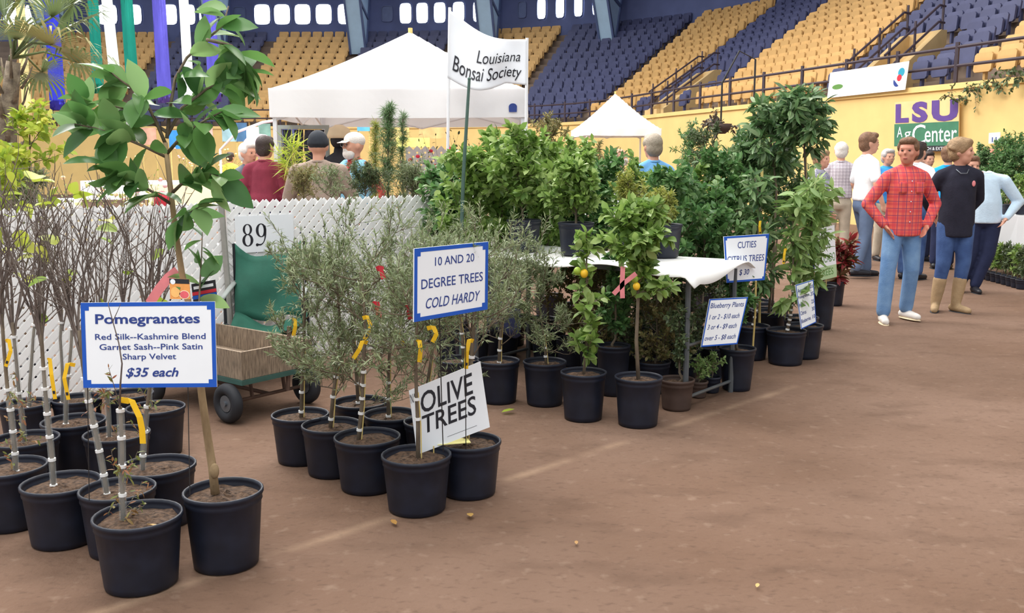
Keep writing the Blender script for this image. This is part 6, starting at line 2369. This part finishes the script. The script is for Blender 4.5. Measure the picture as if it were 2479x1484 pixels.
    # ---- trousers
    r = MB()
    r.tube([V((0, 0.01, 0.80)), V((0, 0.015, 0.86)), V((0, 0.01, 0.95)), V((0, 0.01, 1.02))], [0.10, 0.126 * B, 0.122 * B, 0.112 * B], 16, True, 1.28)
    for sd in (-1, 1):
        low = an[sd] + V((0, 0, 0.02 if not boots else 0.0))
        lk = kn[sd].lerp(an[sd], 0.95 if not boots else 0.55)
        chain(r, [hip[sd] + V((0, 0, -0.02)), kn[sd], lk], [0.098 * B, 0.074 * B, 0.066 if not boots else 0.058], 12)
    remeshed('trousers', r, trousers, t, vox, 4)
    # ---- shoes
    for sd, tk in ((-1, 'toeL'), (1, 'toeR')):
        a = an[sd]
        dr = V(ps[tk]) if ps[tk] else V((0.15 * sd, -1, 0))
        dr.normalize()
        heel = a - dr * 0.045 + V((0, 0, -0.045))
        toe = a + dr * 0.165 + V((0, 0, -0.055))
        k = MB()
        chain(k, [heel, a + dr * 0.06 + V((0, 0, -0.046)), toe], [0.040, 0.043, 0.034], 12)
        chain(k, [a + V((0, 0, 0.03)), a + V((0, 0, -0.03))], [0.042, 0.044], 12)
        if boots:
            chain(k, [kn[sd].lerp(a, 0.42), kn[sd].lerp(a, 0.7), a], [0.068, 0.062, 0.050], 12)
        o = remeshed('boot' if boots else 'shoe', k, shoes, t, 0.013, 3)
        ctr = (heel + toe) / 2
        ctr.z = min(heel.z, toe.z) - 0.030
        Rs = Matrix.Rotation(math.atan2(dr.y, dr.x), 3, 'Z')
        MB().ellipsoid(ctr, (0.145, 0.044, 0.010), Rs, 16, 6).build('sole', M_cream if shoes is M_shoew else M_rubber, o, True)
    # ---- hair
    h = MB()
    h.hrot, h.ks = Rh, KS
    if style in ('short', 'full', 'long', 'curly'):
        h.ellipsoid(hp(0, 0.026, 0.040), (0.084, 0.098, 0.092), Rh, 16, 12)
        h.ellipsoid(hp(0, 0.045, -0.010), (0.082, 0.072, 0.085), Rh, 14, 10)
        h.ellipsoid(hp(0, -0.040, 0.088), (0.074, 0.056, 0.038), Rh, 12, 8)
        for sx in (-1, 1):
            h.ellipsoid(hp(0.070 * sx, -0.006, 0.040), (0.022, 0.050, 0.042), Rh, 10, 8)
        if style in ('full', 'curly'):
            h.ellipsoid(hp(0, 0.02, 0.055), (0.098, 0.108, 0.085), Rh, 16, 12)
            for sx in (-1, 1):
                h.ellipsoid(hp(0.066 * sx, 0.010, 0.030), (0.030, 0.060, 0.055), Rh, 10, 8)
        if style == 'curly':
            Rc = np.random.default_rng(int(abs(px)))
            for k in range(40):
                a1, a2 = Rc.uniform(0, 2 * PI), Rc.uniform(-0.2, 1.4)
                h.ellipsoid(hp(0.092 * math.cos(a1) * math.cos(a2), 0.03 + 0.09 * abs(math.sin(a1)) * math.cos(a2), 0.03 + 0.095 * math.sin(a2)), (0.02, 0.02, 0.02), None, 8, 6)
        if style == 'long':
            h.ellipsoid(hp(0, 0.06, -0.09), (0.088, 0.055, 0.12), Rh, 14, 10)
        remeshed('hair', h, hair, t, 0.012, 2)
    elif style == 'fringe':
        h.ellipsoid(hp(0, 0.042, -0.012), (0.086, 0.074, 0.062), Rh, 14, 10)
        remeshed('hair', h, hair, t, 0.012, 2)
    elif style == 'cap':
        h.ellipsoid(hp(0, 0.02, 0.050), (0.090, 0.106, 0.080), Rh, 16, 12)
        remeshed('cap', h, hair, t, 0.012, 2)
        v = MB()
        v.slab(lambda u, w: hp((u - 0.5) * 0.15, -0.07 - 0.085 * w * (1 - (2 * u - 1) ** 2 * 0.5), 0.045 - 0.02 * w), 8, 5, 0.006)
        v.build('cap_brim', hair, t, True)
    elif style == 'beanie':
        h.ellipsoid(hp(0, 0.02, 0.045), (0.090, 0.106, 0.098), Rh, 16, 12)
        h.tube([hp(0, 0.022, 0.010), hp(0, 0.020, 0.05)], [0.117, 0.115], 18, True, 0.88)
        remeshed('beanie', h, hair, t, 0.012, 2)
    if extra:
        extra(t, hp, Rh, dict(sh=sh, el=el, wr=wr))
    return t


def buttons(t, hp, Rh, j):
    for k in range(5):
        MB().ellipsoid((0, -0.132, 1.34 - 0.095 * k), (0.006, 0.004, 0.006), None, 8, 5).build('button', M_white, t, True)
    for sx in (-1, 1):
        MB().slab(lambda u, v, sx=sx: (sx * (0.045 + 0.075 * u), -0.128 - 0.008 * math.sin(PI * u), 1.33 - 0.10 * v), 5, 5, 0.008).build('shirt_pocket', M_plaidr, t, True)


POCK = dict(elL=(-0.335, 0.06, 1.12), wrL=(-0.205, -0.055, 0.92), elR=(0.335, 0.06, 1.12), wrR=(0.205, -0.055, 0.92))
M_plaidr = plaid('red_plaid_flannel', (234, 112, 96), (206, 66, 86), (136, 66, 104), 15.0)
M_plaidg = plaid('grey_plaid_cotton', (222, 214, 220), (168, 156, 168), (96, 84, 100), 22.0)
person('man in red plaid shirt and light blue jeans walking, hands in pockets', 2172, 0, 1.73, 0.05, M_plaidr, M_jean, M_shoew, H_brown, 'short', py=776, vox=0.013, hem=0.82,
       pose=dict(POCK, kneeL=(-0.15, -0.06, 0.50), ankL=(-0.19, -0.10, 0.085), kneeR=(0.10, -0.02, 0.50), ankR=(0.11, 0.07, 0.10), toeL=(-0.25, -1, 0), toeR=(0.30, -1, 0), yaw=-0.68), skin=M_skin2, extra=buttons)
M_blackk = cloth('black_knit', (44, 44, 56), 0.15)


def badge(t, hp, Rh, j):
    MB().ellipsoid((0.10, -0.125, 1.30), (0.018, 0.006, 0.03), None, 8, 6).build('pin_badge', M_pink, t, True)
    MB().tube([(-0.06, -0.075, 1.44), (-0.03, -0.12, 1.40), (0.03, -0.12, 1.40), (0.06, -0.075, 1.44)], 0.005, 6).build('necklace', M_hub, t, True)


person('woman in black sweater, blue jeans and tan boots looking away right', 2300, 0, 1.735, -0.12, M_blackk, M_jeand, M_boot, H_blond, 'curly', py=752, vox=0.013, hem=0.76, boots=True, build=1.02,
       pose=dict(elL=(-0.28, 0.12, 1.14), wrL=(-0.16, 0.20, 0.95), elR=(0.25, 0.14, 1.14), wrR=(0.13, 0.21, 0.95), kneeL=(-0.11, -0.04, 0.50), ankL=(-0.16, -0.03, 0.085), kneeR=(0.085, -0.03, 0.50), ankR=(0.03, -0.06, 0.085), toeL=(-0.35, -1, 0), toeR=(0.55, -1, 0), yaw=1.15), extra=badge)
M_lblue = cloth('light_blue_cotton', (204, 226, 244), 0.05)
person('person in loose light blue shirt and navy trousers behind woman in black', 2366, 0, 1.64, -0.25, M_lblue, M_navyt, M_shoeb, H_brown, 'short', py=708, vox=0.014, hem=0.86, build=1.22,
       pose=dict(elR=(0.40, 0.06, 1.12), wrR=(0.24, -0.08, 0.92), elL=(-0.34, 0.08, 1.12), wrL=(-0.22, -0.1, 0.95), head=(-0.19, -0.06, -0.07), kneeL=(-0.10, 0.0, 0.5), ankL=(-0.20, 0.02, 0.085), kneeR=(0.08, -0.02, 0.5), ankR=(-0.04, -0.02, 0.085), yaw=0.3))
person('man in white T-shirt and grey-blue jeans seen in profile, arm hanging', 2094, 12.4, 1.88, 1.75, M_whiteshirt, M_jeang, M_shoeb, H_brown, 'short', 'short', vox=0.016, hem=0.93,
       pose=dict(elL=(-0.27, 0.03, 1.14), wrL=(-0.30, -0.05, 0.90), elR=(0.25, 0.02, 1.13), wrR=(0.25, -0.1, 0.90), kneeL=(-0.09, 0.03, 0.5), ankL=(-0.10, 0.14, 0.12), kneeR=(0.09, -0.08, 0.5), ankR=(0.10, -0.12, 0.085), yaw=-0.15))
person('man in grey checked short-sleeved shirt and khaki trousers, back turned', 2030, 14.0, 1.79, 2.85, M_plaidg, M_khaki, M_shoeb, H_white, 'short', 'short', vox=0.018, hem=0.95, eyes=False)
M_gpat = mat('grey_patterned_blouse', (186, 184, 196), 0.85, 0.0, 18, c2=(92, 96, 124))


def white_bag(t, hp, Rh, j):
    MB().ellipsoid((-0.20, -0.14, 1.02), (0.10, 0.05, 0.14)).build('shoulder_bag', M_whiteshirt, t, True)
    MB().tube([(-0.2, -0.14, 1.14), (-0.16, -0.12, 1.3), (-0.13, 0.02, 1.47)], 0.012, 6).build('bag_strap', M_whiteshirt, t)


person('woman with curly brown hair and white bag in grey patterned blouse', 1982, 12.6, 1.66, 0.75, M_gpat, M_navyt, M_shoeb, H_blond, 'curly', vox=0.018, hem=0.84, extra=white_bag)
person('dark-haired man in white shirt just behind red plaid shirt', 2214, 12.2, 1.76, 2.3, M_whiteshirt, M_jeand, M_shoeb, H_dark, 'short', 'short', vox=0.018, hem=0.95, eyes=False)
M_tealt = cloth('teal_cotton', (60, 176, 186))
person('dark-haired woman in teal top between the two walkers', 2237, 14.4, 1.66, 0.3, M_tealt, M_navyt, M_shoeb, H_dark, 'long', 'short', vox=0.02, hem=0.88)
M_bblue = cloth('bright_blue_cotton', (40, 160, 232))
person('person in bright blue shirt behind the woman in black', 2288, 13.4, 1.72, 2.7, M_bblue, M_navyt, M_shoeb, H_brown, 'full', 'short', vox=0.02, hem=0.88, eyes=False)
M_bprint = mat('blue_print_cotton', (64, 176, 232), 0.85, 0.0, 9, c2=(60, 96, 190))
person('person in blue printed shirt behind the white T-shirt', 2142, 14.6, 1.70, 0.2, M_bprint, M_khaki, M_shoeb, H_grey, 'short', 'short', vox=0.02, hem=0.9)
M_yell = cloth('yellow_cotton', (248, 226, 90))
person('balding man in yellow shirt before the yellow wall at right', 2388, 15.6, 1.72, 0.8, M_yell, M_khaki, M_shoeb, H_blond, 'fringe', 'short', vox=0.02, skin=M_skin2)
person('man in brown cap before the yellow wall at right', 2425, 16.2, 1.70, 1.0, M_khaki, M_navyt, M_shoeb, mat('brown_cap_cloth', (150, 112, 88), 0.8, 0.1, 20), 'cap', vox=0.02, skin=M_skin2)
M_chamb = cloth('chambray_blue', (118, 176, 228), 0.08)
person('grey-haired man in sky blue shirt among the trees, back turned', 1578, 10.0, 1.79, 3.4, M_chamb, M_navyt, M_shoeb, mat('sandy_grey_hair', (158, 146, 130), 0.6, 0.15, 40, 0.5, 90), 'short', vox=0.016, eyes=False)
person('short bald-headed person in white beyond the yellowish trees', 1497, 11.0, 1.65, -1.2, M_whiteshirt, M_khaki, M_shoeb, H_white, 'fringe', vox=0.02)
# left background
M_taupe = mat('taupe_knit', (156, 138, 126), 0.9, 0.12, 14, 0.3, 90)
person('broad man in taupe sweater and black beanie seen from behind', 775, 9.4, 1.79, 3.14, M_taupe, M_navyt, M_shoeb, mat('black_beanie_knit', (48, 52, 60), 0.9, 0.1, 30), 'beanie', vox=0.015, build=1.22, eyes=False,
       pose=dict(elL=(-0.31, -0.04, 1.12), wrL=(-0.2, -0.26, 1.06), elR=(0.31, -0.04, 1.12), wrR=(0.2, -0.26, 1.06)))
M_maroon = cloth('maroon_cotton', (128, 52, 68))
M_redk = cloth('dull_red_knit', (176, 62, 66))
M_vest = cloth('pale_blue_fleece', (140, 196, 224), 0.06)


def vest_beard(t, hp, Rh, j):
    v = MB()
    for sx in (-1, 1):
        v = MB()
        v.tube([(sx * 0.085, 0.0, 0.90), (sx * 0.085, 0.0, 1.1), (sx * 0.088, 0.0, 1.28), (sx * 0.085, 0.005, 1.40), (sx * 0.062, 0.012, 1.46)], [0.150, 0.146, 0.146, 0.122, 0.07], 14, True, 0.80)
        remeshed('vest_half', v, M_vest, t, 0.015, 3)
    b = MB()
    b.hrot, b.ks = Rh, 1.09
    b.ellipsoid(hp(0, -0.045, -0.075), (0.064, 0.060, 0.055), Rh, 12, 8)
    b.ellipsoid(hp(0, -0.085, -0.035), (0.034, 0.02, 0.012), Rh, 10, 6)
    remeshed('beard', b, H_white, t, 0.012, 2)
    for sx in (-1, 1):
        k = MB()
        pts = [hp(sx * 0.032 + 0.026 * math.cos(a), -0.098, 0.010 + 0.020 * math.sin(a)) for a in [i * PI / 6 for i in range(13)]]
        k.tube(pts, 0.0025, 6)
        k.build('spectacle_rim', M_hub, t)


person('white-bearded man in pale blue vest over dull red sleeves, turned to the beanie', 860, 10.15, 1.81, -0.55, M_redk, M_jeand, M_shoeb, H_white, 'cap', vox=0.015, extra=vest_beard, skin=M_skin,
       pose=dict(elL=(-0.27, 0.05, 1.14), wrL=(-0.24, -0.16, 0.98), elR=(0.28, 0.08, 1.14), wrR=(0.24, -0.1, 0.92), yaw=-0.35))
bpy.context.view_layer.update()
person('man in maroon shirt and navy trousers seen from behind, left of tent leg', 646, 11.0, 1.80, 2.9, M_maroon, M_navyt, M_shoeb, H_dark, 'short', vox=0.016, hem=0.96, eyes=False, build=1.12)
M_gjack = mat('mottled_grey_jacket', (108, 116, 128), 0.85, 0.0, 12, c2=(72, 78, 92))
person('white-haired man in mottled grey jacket facing the maroon shirt', 604, 11.4, 1.73, 1.05, M_gjack, M_navyt, M_shoeb, H_white, 'short', vox=0.018)
person('far person in yellow top and blue jeans left of the maroon shirt', 562, 24.0, 1.74, 3.0, M_yell, M_jeand, M_shoeb, H_dark, 'short', vox=0.025, eyes=False)
